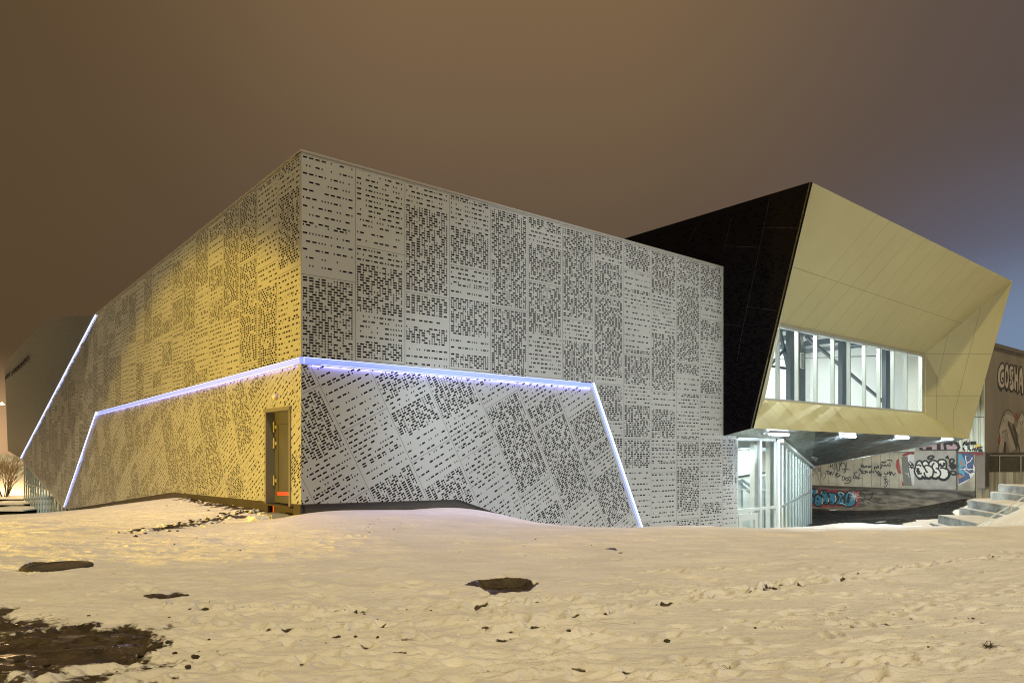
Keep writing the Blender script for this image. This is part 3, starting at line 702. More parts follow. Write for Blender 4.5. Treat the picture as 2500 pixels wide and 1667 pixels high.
def tps(P, V, Q):
    K = lambda d2: .5*d2*np.log(d2+1e-9)
    # log-radius warp keeps far points from swinging the near ones
    def wrp(A):
        r = np.sqrt((A**2).sum(1)); k = 12*np.log1p(r/12)/(r+1e-9); return A*k[:, None]
    P, Q = wrp(P), wrp(Q); n = len(P)
    D2 = ((P[:, None]-P[None])**2).sum(2); A = np.zeros((n+3, n+3)); A[:n, :n] = K(D2)+np.eye(n)*.02
    A[:n, n] = 1; A[:n, n+1:] = P; A[n, :n] = 1; A[n+1:, :n] = P.T
    w = np.linalg.solve(A, np.concatenate([V, np.zeros(3)])); out = np.zeros(len(Q))
    for i in range(0, len(Q), 20000):
        q = Q[i:i+20000]; d2 = ((q[:, None]-P[None])**2).sum(2); out[i:i+20000] = K(d2)@w[:n]+w[n]+q@w[n+1:]
    return out
_tab = rng.rand(256, 256)
def vnoise(x, y):
    xi, yi = np.floor(x).astype(int), np.floor(y).astype(int); fx, fy = x-xi, y-yi
    fx, fy = fx*fx*(3-2*fx), fy*fy*(3-2*fy); g = lambda a, b: _tab[a & 255, b & 255]
    return (g(xi, yi)*(1-fx)+g(xi+1, yi)*fx)*(1-fy)+(g(xi, yi+1)*(1-fx)+g(xi+1, yi+1)*fx)*fy
def fbm(x, y, o=4, s=0.):
    v = 0; a = 1; t = 0
    for i in range(o): v = v+a*vnoise(x*2**i+17.3*i+s, y*2**i+9.1*i+s*1.7); t += a; a *= .5
    return v/t-.5
def gnd(px, py, z=-1.6):
    r = ray(px, py); k = z/r.z; return (r.x*k, r.y*k)
def inpoly_sd(X, Y, poly):
    """signed distance, positive inside"""
    d = np.full(X.shape, 1e9); ins = np.zeros(X.shape, bool); n = len(poly)
    for i in range(n):
        ax, ay = poly[i]; bx, by = poly[(i+1) % n]; ex, ey = bx-ax, by-ay
        t = np.clip(((X-ax)*ex+(Y-ay)*ey)/(ex*ex+ey*ey+1e-12), 0, 1); d = np.minimum(d, np.hypot(X-ax-t*ex, Y-ay-t*ey))
        c = ((ay > Y) != (by > Y)) & (X < (bx-ax)*(Y-ay)/(by-ay+1e-12)+ax); ins ^= c
    return np.where(ins, d, -d)
angs = np.concatenate([np.linspace(-180, -46, 40, endpoint=False), np.linspace(-46, 44, 1050), np.linspace(45, 180, 40)[:]])
rads = np.concatenate([[.05, .8, 1.6, 2.4], np.geomspace(3.2, 24, 560), np.geomspace(24.2, 90, 170), np.geomspace(95, 1500, 26)])
AA, RR = np.meshgrid(np.radians(angs), rads); GX, GY = (RR*np.sin(AA)).ravel(), (RR*np.cos(AA)).ravel()
# the visible rows are laid by depth, so fan radii follow depth in front of the camera
GZ = tps(ctrl[:, :2], ctrl[:, 2], np.stack([GX, GY], 1))
far = np.clip((np.hypot(GX, GY)-120)/150, 0, 1); GZ = GZ*(1-far)+(-4)*far
near = np.hypot(GX, GY); fade = np.clip((60-near)/30, 0, 1)
dwall = np.minimum(np.abs((GX-C0.x)*NR.x+(GY-C0.y)*NR.y), np.abs((GX-C0.x)*NL.x+(GY-C0.y)*NL.y)); keep = np.clip(dwall/1.2, .25, 1)
rgh = np.clip(fbm(GX*.6, GY*.9, 2, 23.)*4+.4, 0, 1)
GZ += fade*keep*(.10*fbm(GX*.35, GY*.35, 3)+.055*fbm(GX*1.0+5, GY*2.2, 4, 3.)+.030*fbm(GX*3+1, GY*9, 3, 7.)+.034*fbm(GX*2.2+4, GY*4.4, 4, 13.)+rgh*.020*np.abs(fbm(GX*5+2, GY*9, 3, 19.)))
# trampled churn in the middle and left foreground
pxs = CX+FPX*GX/np.maximum(GY, .1); pys = HY+FPX*1.6/np.maximum(GY, .1)
churn = np.clip(1-np.abs(pys-1500+(pxs-900)*.02)/90, 0, 1)*np.clip((1900-pxs)/700, 0, 1)*np.clip((pxs-150)/200, 0, 1)
GZ += fade*churn*.11*np.abs(fbm(GX*4, GY*5, 3, 11.))
rough = np.clip((pys-1300)/120, 0, 1)
dirt_shade = np.zeros_like(GZ)  # bare earth mask, also holds the shade painted around the well cover
def pit(x, y, a, b, th, dep, rim=.35, dk=0.):
    global GZ, dirt_shade
    c, s = math.cos(th), math.sin(th); R_ = max(a, b)*2.6
    w = np.where((np.abs(GX-x) < R_) & (np.abs(GY-y) < R_))[0]
    if len(w) == 0: return
    dx, dy = GX[w]-x, GY[w]-y; u, v = (dx*c+dy*s)/a, (-dx*s+dy*c)/b; r2 = u*u+v*v
    GZ[w] += -dep*np.exp(-r2*1.6)+dep*rim*np.exp(-(np.sqrt(r2)-1.25)**2*5)
    if dk: dirt_shade[w] = np.maximum(dirt_shade[w], np.clip(1.62-r2*2.6+1.6*fbm(GX[w]*14, GY[w]*14, 2), 0, 1)*dk)
rnd = random.Random(3)
def trackline(pts, step, a, b, dep, dk, jit=.06):
    P = [gnd(*p) for p in pts]
    for i in range(len(P)-1):
        (x0, y0), (x1, y1) = P[i], P[i+1]; L = math.hypot(x1-x0, y1-y0); n = max(1, int(L/step))
        for k in range(n):
            f = (k+rnd.random()*.5)/n
            pit(x0+(x1-x0)*f+rnd.uniform(-jit, jit), y0+(y1-y0)*f+rnd.uniform(-jit, jit), a*rnd.uniform(.7, 1.3), b*rnd.uniform(.7, 1.3),
                math.atan2(y1-y0, x1-x0)+rnd.uniform(-.8, .8), dep*rnd.uniform(.6, 1.3), .28, dk if rnd.random() < .7 else 0)
trackline([(330, 1478), (560, 1490), (886, 1492), (1096, 1489), (1290, 1476), (1443, 1460), (1530, 1449), (1830, 1438), (1960, 1418), (2210, 1388), (2500, 1350)], .16, .11, .065, .085, 1.0)
trackline([(450, 1515), (640, 1545), (860, 1538), (1040, 1524), (1200, 1510), (1300, 1524), (1493, 1489), (1663, 1468), (1850, 1440), (2100, 1412)], .17, .12, .07, .085, .95)
trackline([(560, 1565), (780, 1580), (940, 1566), (1180, 1548), (1400, 1530)], .30, .11, .06, .05, .55)
trackline([(1990, 1560), (2120, 1515), (2300, 1470), (2500, 1440)], .24, .10, .06, .05, .2)
trackline([(320, 1345), (480, 1330), (700, 1320)], .45, .10, .05, .02, .25)
trackline([(908, 1320), (893, 1310), (905, 1300), (930, 1287)], .16, .08, .035, .02, .8, .02)
trackline([(960, 1330), (952, 1318), (965, 1305)], .16, .08, .035, .02, .6, .02)
trackline([(1150, 1357), (1250, 1355), (1420, 1360), (1600, 1345)], .5, .10, .05, .03, .8)
for i in range(520):
    px, py = rnd.uniform(-50, 2550), rnd.uniform(1320, 1667)**1.0
    x, y = gnd(px, py); pit(x, y, rnd.uniform(.06, .16), rnd.uniform(.035, .07), rnd.uniform(-.6, .6), rnd.uniform(.025, .07), .3, rnd.choice((0, 0, 0, 0, 0, 0, .6)))
# thin ploughed furrows, bright ridges along the view
for i in range(120):
    px, py = rnd.uniform(100, 2500), rnd.uniform(1380, 1660); x, y = gnd(px, py)
    pit(x, y, rnd.uniform(.18, .45), rnd.uniform(.018, .035), rnd.uniform(-.15, .5), -rnd.uniform(.012, .03), .3)
# soft rut left of the far track
trackline([(1640, 1390), (1740, 1420), (1850, 1455)], .2, .22, .10, .035, 0)
# open ground patches, plus shade painted around the well cover
def patch(poly, depth=.05, z=-1.6, soft=.05, nz=.22, ns=1.6, amt=1.):
    global GZ, dirt_shade
    P = [gnd(*p, z) for p in poly]; xs = [p[0] for p in P]; ys = [p[1] for p in P]
    w = np.where((GX > min(xs)-1) & (GX < max(xs)+1) & (GY > min(ys)-1) & (GY < max(ys)+1))[0]
    sd = inpoly_sd(GX[w], GY[w], P)+nz*fbm(GX[w]*ns*2, GY[w]*ns*2, 4, 2.)
    m_ = np.clip(sd/soft*.5+.5, 0, 1); dirt_shade[w] = np.maximum(dirt_shade[w], m_*amt); GZ[w] -= depth*np.clip(sd/.12, 0, 1)
patch([(-60, 1548), (60, 1535), (190, 1522), (300, 1526), (372, 1532), (418, 1552), (405, 1574), (372, 1590), (400, 1612), (300, 1620), (180, 1640), (60, 1655), (-60, 1700)], .05, nz=.6, soft=.22, ns=2.4)
patch([(-80, 1470), (40, 1475), (130, 1500), (180, 1522), (100, 1545), (-80, 1560)], .03, soft=.35, nz=.8, ns=2.2, amt=.75)
patch([(-40, 1655), (200, 1640), (330, 1600), (480, 1600), (470, 1625), (350, 1650), (460, 1668), (200, 1720), (-60, 1760)], .03, soft=.5, nz=.9, ns=2.0, amt=.7)
patch([(1131, 1431), (1166, 1414), (1230, 1411), (1290, 1412), (1320, 1424), (1296, 1443), (1262, 1450), (1200, 1452), (1168, 1438)], .10, nz=.07, soft=.03)
patch([(352, 1456), (395, 1450), (450, 1455), (470, 1458), (400, 1463)], .05, nz=.05, soft=.03)
patch([(395, 1452), (425, 1443), (458, 1446), (440, 1455)], .02, nz=.1, soft=.1, amt=.7)
patch([(36, 1388), (60, 1376), (80, 1368), (205, 1366), (217, 1360), (190, 1376), (140, 1383), (68, 1391)], .06, nz=.04, soft=.03)  # dark shadow around the well cover, painted in earth colour
patch([(1508, 1350), (1500, 1342), (1475, 1345)], .02, nz=.03, soft=.03, amt=.8)
patch([(1505, 1450), (1535, 1444), (1560, 1452), (1530, 1458)], .03, nz=.05, soft=.03, amt=.0)
# mixed earth beside the door (raised rubble) and along the plinth
def band(p0, p1, w, amt, f=6., z=-1.55):
    global dirt_shade, GZ
    (x0, y0), (x1, y1) = p0, p1; ex, ey = x1-x0, y1-y0
    t = np.clip(((GX-x0)*ex+(GY-y0)*ey)/(ex*ex+ey*ey), 0, 1); d = np.hypot(GX-x0-t*ex, GY-y0-t*ey)
    k = np.clip(1-d/w, 0, 1); n_ = fbm(GX*f, GY*f, 3, 5.); dirt_shade = np.maximum(dirt_shade, np.clip((k*.55+n_-.28)*8, 0, 1)*amt*(k > 0)); GZ = GZ+k*np.abs(n_)*.16
band(gnd(335, 1292, -1.6), gnd(560, 1252, -1.5), .65, 1., 5.)
band(gnd(560, 1252, -1.5), gnd(650, 1252, -1.45), .5, 1., 5.)
band(gnd(450, 1222, -1.6), gnd(600, 1240, -1.5), .6, .9, 6.)
pq = lp(1.4, 0, .35); band((pq.x, pq.y), tuple((lp(3.2, 0, .3))[:2]), .35, 1., 5.)
# the dark bank at the foot of the old wall
bank = [(12.5, 30), (17.2, 33.5), (18.9, 36.3), (22.3, 39.3), (25, 40.6), (29, 44.5), (28, 46), (21, 55), (14, 50), (12, 40)]
sd = inpoly_sd(GX, GY, bank)+1.0*fbm(GX*.9, GY*.9, 4, 4.); dirt_shade = np.maximum(dirt_shade, np.clip(sd*3, 0, 1)*2.0)
# path in front of the glass entrance cleared
nr, nc = AA.shape
verts = np.stack([GX, GY, GZ], 1).astype(np.float32)
ii = np.arange((nr-1)*(nc-1)); r_, c_ = ii//(nc-1), ii % (nc-1); a_ = r_*nc+c_
quads = np.stack([a_, a_+1, a_+nc+1, a_+nc], 1)
ctr = verts[quads].mean(1)
me = bpy.data.meshes.new('snow_ground'); me.vertices.add(len(verts)); me.vertices.foreach_set('co', verts.ravel())
me.loops.add(quads.size); me.loops.foreach_set('vertex_index', quads[:, ::-1].ravel().astype(np.int32))
me.polygons.add(len(quads)); me.polygons.foreach_set('loop_start', np.arange(0, quads.size, 4).astype(np.int32)); me.polygons.foreach_set('loop_total', np.full(len(quads), 4, np.int32))
me.update(calc_edges=True); me.polygons.foreach_set('use_smooth', np.ones(len(quads), bool))
at = me.attributes.new('earth', 'FLOAT', 'POINT'); at.data.foreach_set('value', dirt_shade.astype(np.float32))  # bare earth plus the shade painted around the well cover
go = bpy.data.objects.new('snow_ground', me); COL.objects.link(go); tag(go, 'trampled snow with wheel tracks and bare patches of brown earth', 'ground', kind='structure')
def ground_z(x, y):
    k = np.argmin((GX-x)**2+(GY-y)**2); return float(GZ[k])
sm = bpy.data.materials.new('snow'); sm.use_nodes = True; t = sm.node_tree; b = t.nodes['Principled BSDF']; me.materials.append(sm)
def N(ty, **k):
    n = t.nodes.new(ty)
    for a, v in k.items(): setattr(n, a, v)
    return n
co = N('ShaderNodeTexCoord'); L = t.links.new
def nzs(scale, st=(1, 1, 1), det=6, ro=.6):
    mp = N('ShaderNodeMapping'); mp.inputs['Scale'].default_value = st; L(co.outputs['Object'], mp.inputs[0])
    n = N('ShaderNodeTexNoise'); n.inputs['Scale'].default_value = scale; n.inputs['Detail'].default_value = det; n.inputs['Roughness'].default_value = ro
    L(mp.outputs[0], n.inputs['Vector']); return n.outputs[0]
def mixc(f, a, b_):
    n = N('ShaderNodeMix', data_type='RGBA')
    if isinstance(f, float): n.inputs[0].default_value = f
    else: L(f, n.inputs[0])
    for s_, v in ((n.inputs[6], a), (n.inputs[7], b_)):
        if isinstance(v, tuple): s_.default_value = v
        else: L(v, s_)
    return n.outputs[2]
def mr(v, a, b_, c=0., d=1.):
    n = N('ShaderNodeMapRange'); L(v, n.inputs[0])
    for i, x in enumerate((a, b_, c, d)): n.inputs[i+1].default_value = x
    return n.outputs[0]
snow = mixc(mr(nzs(1.1, (1, 2.2, 1)), .35, .65), (.76, .75, .74, 1), (.88, .87, .86, 1))
snow = mixc(mr(nzs(7, (1, 2, 1), 8), .58, .75), snow, (.68, .65, .60, 1))
# thin specks of grit
vs = N('ShaderNodeTexVoronoi'); vs.inputs['Scale'].default_value = 9; L(co.outputs['Object'], vs.inputs['Vector'])
sk = N('ShaderNodeMath', operation='MULTIPLY'); L(mr(vs.outputs['Distance'], .10, .06), sk.inputs[0]); L(mr(nzs(1.3), .55, .62), sk.inputs[1])
snow = mixc(sk.outputs[0], snow, (.12, .095, .07, 1))
earth = mixc(mr(nzs(5, (1, 1, 1), 8), .3, .7), (.018, .013, .008, 1), (.11, .082, .05, 1))
at_ = N('ShaderNodeAttribute', attribute_name='earth')
black = mixc(mr(nzs(1.3, (1, 1, 1), 8), .55, .75), (.008, .009, .010, 1), (.045, .045, .045, 1))
earth2 = mixc(mr(at_.outputs['Fac'], 1.1, 1.5), earth, black)
edge = N('ShaderNodeMath', operation='ADD'); L(at_.outputs['Fac'], edge.inputs[0]); L(mr(nzs(16, (1, 1.6, 1), 5), .2, .8, -.22, .22), edge.inputs[1])
fac = mr(edge.outputs[0], .42, .58)
L(mixc(fac, snow, earth2), b.inputs['Base Color'])
rg = mr(nzs(2.2, (1, 3, 1)), .4, .6, .16, .75); rmix = N('ShaderNodeMix'); L(fac, rmix.inputs[0]); rmix.inputs[2].default_value = .75; L(rg, rmix.inputs[3]); L(rmix.outputs[0], b.inputs['Roughness'])
hsum = N('ShaderNodeMath', operation='ADD'); L(nzs(9, (1, 2.0, 1), 8, .65), hsum.inputs[0]); 
h2 = N('ShaderNodeMath', operation='MULTIPLY'); L(nzs(40, (1, 1.5, 1), 4), h2.inputs[0]); h2.inputs[1].default_value = .35; L(h2.outputs[0], hsum.inputs[1])
bm_ = N('ShaderNodeBump'); bm_.inputs['Strength'].default_value = .6; bm_.inputs['Distance'].default_value = .05; L(hsum.outputs[0], bm_.inputs['Height']); L(bm_.outputs[0], b.inputs['Normal'])
b.inputs['Specular IOR Level'].default_value = .3

# clods and lumps
def lump(m, c, r, rnd, n=6):
    k = len(m.v); c = Vector(c)
    ico = [Vector(p).normalized() for p in ((0, 0, 1), (.89, 0, .45), (.28, .85, .45), (-.72, .53, .45), (-.72, -.53, .45), (.28, -.85, .45), (.72, .53, -.45), (-.28, .85, -.45), (-.89, 0, -.45), (-.28, -.85, -.45), (.72, -.53, -.45), (0, 0, -1))]
    m.v += [c+Vector((p.x*r*rnd.uniform(.7, 1.4), p.y*r*rnd.uniform(.7, 1.4), p.z*r*rnd.uniform(.4, .8))) for p in ico]
    for f in ((0,1,2),(0,2,3),(0,3,4),(0,4,5),(0,5,1),(1,6,2),(2,7,3),(3,8,4),(4,9,5),(5,10,1),(6,7,2),(7,8,3),(8,9,4),(9,10,5),(10,6,1),(11,7,6),(11,8,7),(11,9,8),(11,10,9),(11,6,10)):
        m.f.append(tuple(k+i for i in f)); m.m.append(m.mi)
mE, mS = MB(), MB(); rnd = random.Random(9)
def scatter(p0, p1, w, n, r0, r1, dark=.7, z=-1.55):
    a, b_ = gnd(*p0, z), gnd(*p1, z)
    for i in range(n):
        f = rnd.random(); x = a[0]+(b_[0]-a[0])*f+rnd.gauss(0, w); y = a[1]+(b_[1]-a[1])*f+rnd.gauss(0, w)
        r = rnd.uniform(r0, r1); lump(mE if rnd.random() < dark else mS, (x, y, ground_z(x, y)+r*.15), r, rnd)
scatter((345, 1290), (560, 1252), .26, 130, .015, .055, .6); scatter((560, 1252), (640, 1250), .22, 70, .02, .07, .6); scatter((450, 1222), (600, 1238), .25, 50, .015, .045, .5)
scatter((300, 1470), (900, 1490), .25, 50, .006, .020, .10); scatter((900, 1490), (1600, 1450), .25, 50, .006, .017, .10); scatter((450, 1530), (1400, 1530), .3, 60, .006, .020, .10)
scatter((100, 1560), (400, 1580), .35, 40, .01, .035, .85); scatter((1700, 1560), (2400, 1500), .5, 30, .01, .03, .1); scatter((300, 1300), (1500, 1330), .8, 30, .008, .02, .4)
def reloc(m, name, mt, lab, cat):
    o = link(name, m.v, m.f, mt, smooth=False); tag(o, lab, cat, kind='stuff'); return o
reloc(mE, 'earth_clods', M_CLOD, 'dark earth clods lying in the snow beside the door and wheel tracks', 'clods')
reloc(mS, 'snow_lumps', M_SNOWP, 'small broken lumps of snow along the wheel tracks', 'snow lumps')

# boulder-like block left of the door
bx = gnd(623, 1252, -1.42); m = MB(); rnd = random.Random(2); lump(m, (bx[0], bx[1], ground_z(*bx)+.03), .20, rnd); lump(m, (bx[0]+.16, bx[1]+.1, ground_z(*bx)+.02), .15, rnd)
for v in m.v: pass
o = link('stone', [v-Vector((bx[0], bx[1], ground_z(*bx))) for v in m.v], m.f, M_SNOWP); o.location = (bx[0], bx[1], ground_z(*bx)); tag(o, 'low snow dusted stone beside the plinth just left of the grey door', 'stone')
q = lp(1.15, 0, .28); zz = ground_z(q.x, q.y)
o = root('door_step', (q.x, q.y, zz), 'small concrete slab half buried under the grey door', 'step')
m = MB(); m.box(lp(.60, zz-.10, .45), LD*.75, NL*-.40, (0, 0, .17)); m.build('slab', M_CONC, o)

# well ring at the left
wx, wy = gnd(142, 1380); wz = ground_z(wx, wy)
well = root('well_cover', (wx, wy, wz), 'round concrete well cover standing out of the snow at the left', 'well cover')
m = MB(); n = 48; prof = [(.43, -.15), (.435, .045), (.42, .062), (.36, .064), (.355, .056), (.0, .10)]
rings = [[Vector((wx+r*math.cos(2*math.pi*k/n), wy+r*math.sin(2*math.pi*k/n), wz+h)) for k in range(n)] for r, h in prof[:-1]]
for i in range(len(rings)-1):
    for k in range(n): j = (k+1) % n; m.poly([rings[i][k], rings[i][j], rings[i+1][j], rings[i+1][k]])
m.poly(rings[-1]); m.build('cover', M_WELL, well)

# twig and grass tufts
def twig(px, py, spread, nm, lab, n=14, rad=.006, seed=1, cat='twig'):
    x, y = gnd(px, py); z = ground_z(x, y); o = root(nm, (x, y, z), lab, cat); m = MB(); r = random.Random(seed)
    for i in range(n):
        a = r.uniform(0, 6.28); l = spread*r.uniform(.4, 1); e = r.uniform(.05, .5)
        p = Vector((x+r.uniform(-.03, .03), y+r.uniform(-.03, .03), z)); q = p+Vector((math.cos(a)*l*.5, math.sin(a)*l*.5, l*e)); w_ = q+Vector((math.cos(a+.4)*l*.5, math.sin(a+.4)*l*.5, -l*e*.4))
        m.tube([p, q, w_], [rad, rad*.7, rad*.3], 4)
    m.build('stem', M_BARK, o)
twig(2072, 1522, .19, 'dry_twig', 'dry forked twig sticking out of the snow at the right', 7, .008, 2)
twig(2412, 1583, .09, 'dry_grass_tuft', 'small dry grass tuft poking through snow at the far right', 26, .003, 3, 'grass tuft')
twig(1780, 1618, .12, 'dry_grass_tuft', 'small dry grass tuft in a snow hollow near the bottom edge', 18, .003, 4, 'grass tuft')

# ---------------------------------------------------------------- old wall with graffiti, to the right
A0 = Vector((21.66, 52, 0)); AN = NR.copy()          # wall runs along LD, seen face is turned to the left: normal
WN = Vector((-LD.y, LD.x, 0)).normalized()
if WN.dot(A0) > 0: WN = -WN
def wp(px, py, lift=0.): return onplane(px, py, A0, WN)+WN*lift
def wpl(t, z, lift=0.): return A0-LD*t+UP*z+WN*lift
tw = lambda px: -(wp(px, 1150)-A0).dot(LD)
wall = root('retaining_wall', wpl(5, -4.3), 'old stained retaining wall covered in graffiti behind the glass entrance', 'wall')
tL, tR = -8.0, tw(2381); zt_, zl = -.02, (HY-1192)*47/FPX
m = MB(); m.prism([wpl(tL, zl), wpl(tR, zl), wpl(tR, zt_), wpl(tL, zt_)], WN*-.8); m.build('upper_wall', M_CONC, wall)
m = MB(); m.prism([wpl(tL, -6, -.05), wpl(tR, -6, -.05), wpl(tR, zl-.09, -.05), wpl(tL, zl-.09, -.05)], WN*-.75); m.build('lower_wall', M_CONCD, wall)
m = MB(); m.prism([wpl(tL, zl-.12, .10), wpl(tR, zl-.12, .10), wpl(tR, zl, .10), wpl(tL, zl, .10)], WN*-.10); m.build('ledge', M_PLINTH, wall)
m = MB()
for px in (2003, 2023, 2043, 2063, 2084.5, 2105.5, 2127.5, 2149.5, 2172, 2194.5):
    a = tw(px); m.prism([wpl(a, zl+.02, .004), wpl(a+.025, zl+.02, .004), wpl(a+.025, zt_-.01, .004), wpl(a, zt_-.01, .004)], WN*.003)
m.build('wall_joint', M_CONCD, wall)
p0, p1 = tw(2236), tw(2337)
m = MB(); m.prism([wpl(p0, zl+.06, .22), wpl(p1, zl+.06, .22), wpl(p1, .10, .22), wpl(p0, .10, .22)], WN*-.22); pier = m.build('pier', M_CONCG, wall); tag(pier, 'plain grey concrete pier with silver bubble letters')
m = MB(); m.prism([wpl(p0+.05, .11, .12), wpl(p1, .11, .12), wpl(p1, .95, .12), wpl(p0+.05, .95, .12)], WN*-.30); pup = m.build('pier_top', M_CONCG, wall)

def decal(mb, pts, plane, lift):
    p = plane(lift); mb.poly([p(*q) for q in pts])
def ribbon(mb, pts, w, f):
    """flat painted stroke through pixel points; f maps px,py -> 3d"""
    P = [f(*p) for p in pts]; n = len(P); Ls, Rs = [], []
    nrm = (f(pts[0][0]+1, pts[0][1])-P[0]).cross(f(pts[0][0], pts[0][1]+1)-P[0]).normalized()
    for i in range(n):
        d = (P[min(i+1, n-1)]-P[max(i-1, 0)])
        if d.length < 1e-6: d = Vector((1, 0, 0))
        s = d.normalized().cross(nrm)*w*.5; Ls.append(P[i]+s); Rs.append(P[i]-s)
    for i in range(n-1): mb.poly([Ls[i], Ls[i+1], Rs[i+1], Rs[i]])
def smooth(pts, k=4, closed=False):
    out = []; n = len(pts)
    rngk = range(n if closed else n-1)
    g = (lambda i: pts[i % n]) if closed else (lambda i: pts[max(0, min(n-1, i))])
    for i in rngk:
        p0, p1, p2, p3 = g(i-1), g(i), g(i+1), g(i+2)
        for j in range(k):
            t_ = j/k; out.append(tuple(.5*((2*p1[c])+(-p0[c]+p2[c])*t_+(2*p0[c]-5*p1[c]+4*p2[c]-p3[c])*t_**2+(-p0[c]+3*p1[c]-3*p2[c]+p3[c])*t_**3) for c in (0, 1)))
    out.append(pts[0] if closed else pts[-1]); return out
# silver bubble letters on the pier (tile scale 10.456, origin 2220,1060)
t1 = lambda pts: [(2220+x/10.4556, 1060+y/10.4556) for x, y in pts]
fpier = lambda L_: (lambda px, py: onplane(px, py, A0+WN*(.22+L_), WN))
bub = [(170, 770), (205, 700), (260, 672), (310, 690), (325, 730), (370, 680), (430, 675), (480, 720), (495, 745), (530, 690), (600, 660), (680, 680), (720, 700), (770, 650), (850, 640), (920, 670), (948, 730), (945, 860),
       (1000, 930), (1020, 1000), (990, 1080), (900, 1150), (800, 1130), (740, 1085), (690, 1115), (620, 1110), (570, 1080), (500, 1115), (430, 1095), (400, 1110), (350, 1090), (290, 1120), (220, 1100), (160, 1030), (130, 940), (150, 840)]
m = MB(); m.poly([fpier(.006)(*p) for p in smooth(t1([(x, y) for x, y in bub]), 3, True)[:-1]]); m.build('graffiti_fill', M_CHROME, pier)
m = MB()
def st(pts, w=.10, close=False): ribbon(m, smooth(t1(pts), 3, close), w, fpier(.010))
st(bub, .11, True); st([(v[0], v[1]+16) for v in bub[18:33]], .15)
st([(190, 790), (250, 780), (305, 815)]); st([(300, 690), (345, 790), (410, 890), (440, 960), (475, 950)]); st([(385, 815), (440, 790), (520, 805), (590, 860), (615, 930), (600, 1040), (560, 1095)])
st([(395, 965), (380, 1000), (420, 1080), (450, 1100)]); st([(640, 725), (590, 790), (580, 830), (610, 900), (650, 960), (705, 980)]); st([(720, 700), (755, 780), (740, 880)]); st([(670, 865), (740, 885), (795, 960), (790, 1040), (750, 1080)])
st([(780, 862), (870, 858), (960, 890)]); st([(785, 735), (800, 790), (845, 810), (885, 780), (890, 715)], .14); st([(490, 745), (500, 800)])
st([(180, 885), (240, 875), (190, 950), (260, 935), (215, 1000), (320, 990)], .12); st([(330, 1050), (345, 1090)], .14)
st([(475, 600), (500, 565), (560, 548), (620, 560), (605, 600), (540, 625), (480, 620), (475, 600)], .12)
st([(965, 625), (980, 595), (1010, 585)], .26); st([(1060, 750), (1030, 700), (1050, 645), (1100, 630), (1140, 660), (1125, 710), (1060, 750)], .13); st([(1030, 830), (1100, 800), (1150, 815), (1120, 835), (1060, 830)], .30)
st([(1020, 1010), (1060, 950), (1120, 935), (1180, 970), (1180, 1020), (1120, 1030), (1060, 1005), (1020, 1010)], .13)
m.build('graffiti_outline', M_INK, pier)
# pink piece above the pier
fup = lambda L_: (lambda px, py: onplane(px, py, A0+WN*(.12+L_), WN))
m = MB(); m.poly([fup(.006)(*p) for p in t1([(300, 405), (320, 330), (850, 230), (1130, 190), (1220, 260), (1265, 330), (1230, 395)])]); m.build('graffiti_fill', M_SPINK, pup)
m = MB()
for pts, w in (([(290, 400), (640, 412), (1000, 408), (1235, 400)], .12), ([(1130, 190), (1220, 250), (1268, 330), (1225, 400)], .16), ([(500, 320), (505, 400)], .35), ([(700, 350), (800, 350)], .7), ([(898, 240), (925, 400)], .16), ([(300, 340), (300, 400)], .2), ([(880, 225), (1000, 210), (1110, 255)], .24)):
    ribbon(m, t1(pts), w, fup(.010))
m.build('graffiti_outline', M_INK, pup)
# left figure band and navy piece on the wall
fw = lambda L_: (lambda px, py: onplane(px, py, A0+WN*L_, WN))
def fill(pts, mt, lift=.006, nm='graffiti_fill', conv=t1): 
    m = MB(); m.poly([fw(lift)(*p) for p in conv(pts)]); return m.build(nm, mt, wall)
fill([(1245, 470), (1640, 500), (1650, 620), (1670, 830), (1665, 1010), (1580, 1120), (1440, 1210), (1260, 1300), (1245, 900)], M_NAVY)
fill([(1250, 500), (1330, 500), (1420, 700), (1440, 800), (1290, 870), (1420, 960), (1400, 1090), (1330, 1000), (1250, 980)], M_SKYB, .009)
fill([(1310, 640), (1350, 680), (1380, 780), (1310, 800)], M_SOR, .012); fill([(1250, 1010), (1310, 1030), (1390, 1080), (1270, 1130)], M_SOR, .012)
fill([(1530, 1010), (1660, 960), (1665, 1010), (1560, 1130)], M_SWHITE, .010); fill([(1260, 1270), (1440, 1180), (1560, 1120), (1440, 1215), (1262, 1300)], M_SWHITE, .010); fill([(1630, 750), (1668, 830), (1662, 960), (1635, 930)], M_SWHITE, .010)
m = MB()
for pts, w in (([(1445, 540), (1435, 600), (1450, 680), (1470, 730), (1445, 790), (1470, 830), (1400, 870)], .05), ([(1610, 590), (1560, 680), (1470, 730)], .05), ([(1285, 885), (1390, 885), (1640, 890)], .045), ([(1400, 900), (1460, 960), (1560, 1010)], .045), ([(1450, 860), (1560, 930)], .03), ([(1490, 860), (1500, 940)], .03)):
    ribbon(m, t1(pts), w, fw(.016))
m.build('graffiti_lightning', M_SWHITE, wall)
fill([(1240, 455), (1290, 430), (1340, 450), (1400, 430), (1440, 460), (1880, 465), (1880, 540), (1690, 530), (1250, 480)], M_SRED, .005)
t2 = lambda pts: [(1970+x/8.711, 1100+y/8.711) for x, y in pts]
fill([(2010, 120), (2140, 120), (2200, 500), (2230, 750), (2060, 740), (2030, 480)], mat('spray_grey', (.12, .13, .125), .8), .005, conv=t2)
fill([(2020, 90), (2110, 40), (2310, 10), (2290, 70), (2160, 85), (2060, 120)], M_SRED, .008, conv=t2)
fill([(2140, 110), (2200, 70), (2290, 85), (2290, 380), (2300, 600), (2270, 745), (2240, 700), (2210, 540), (2165, 330)], M_SWHITE, .009, conv=t2)
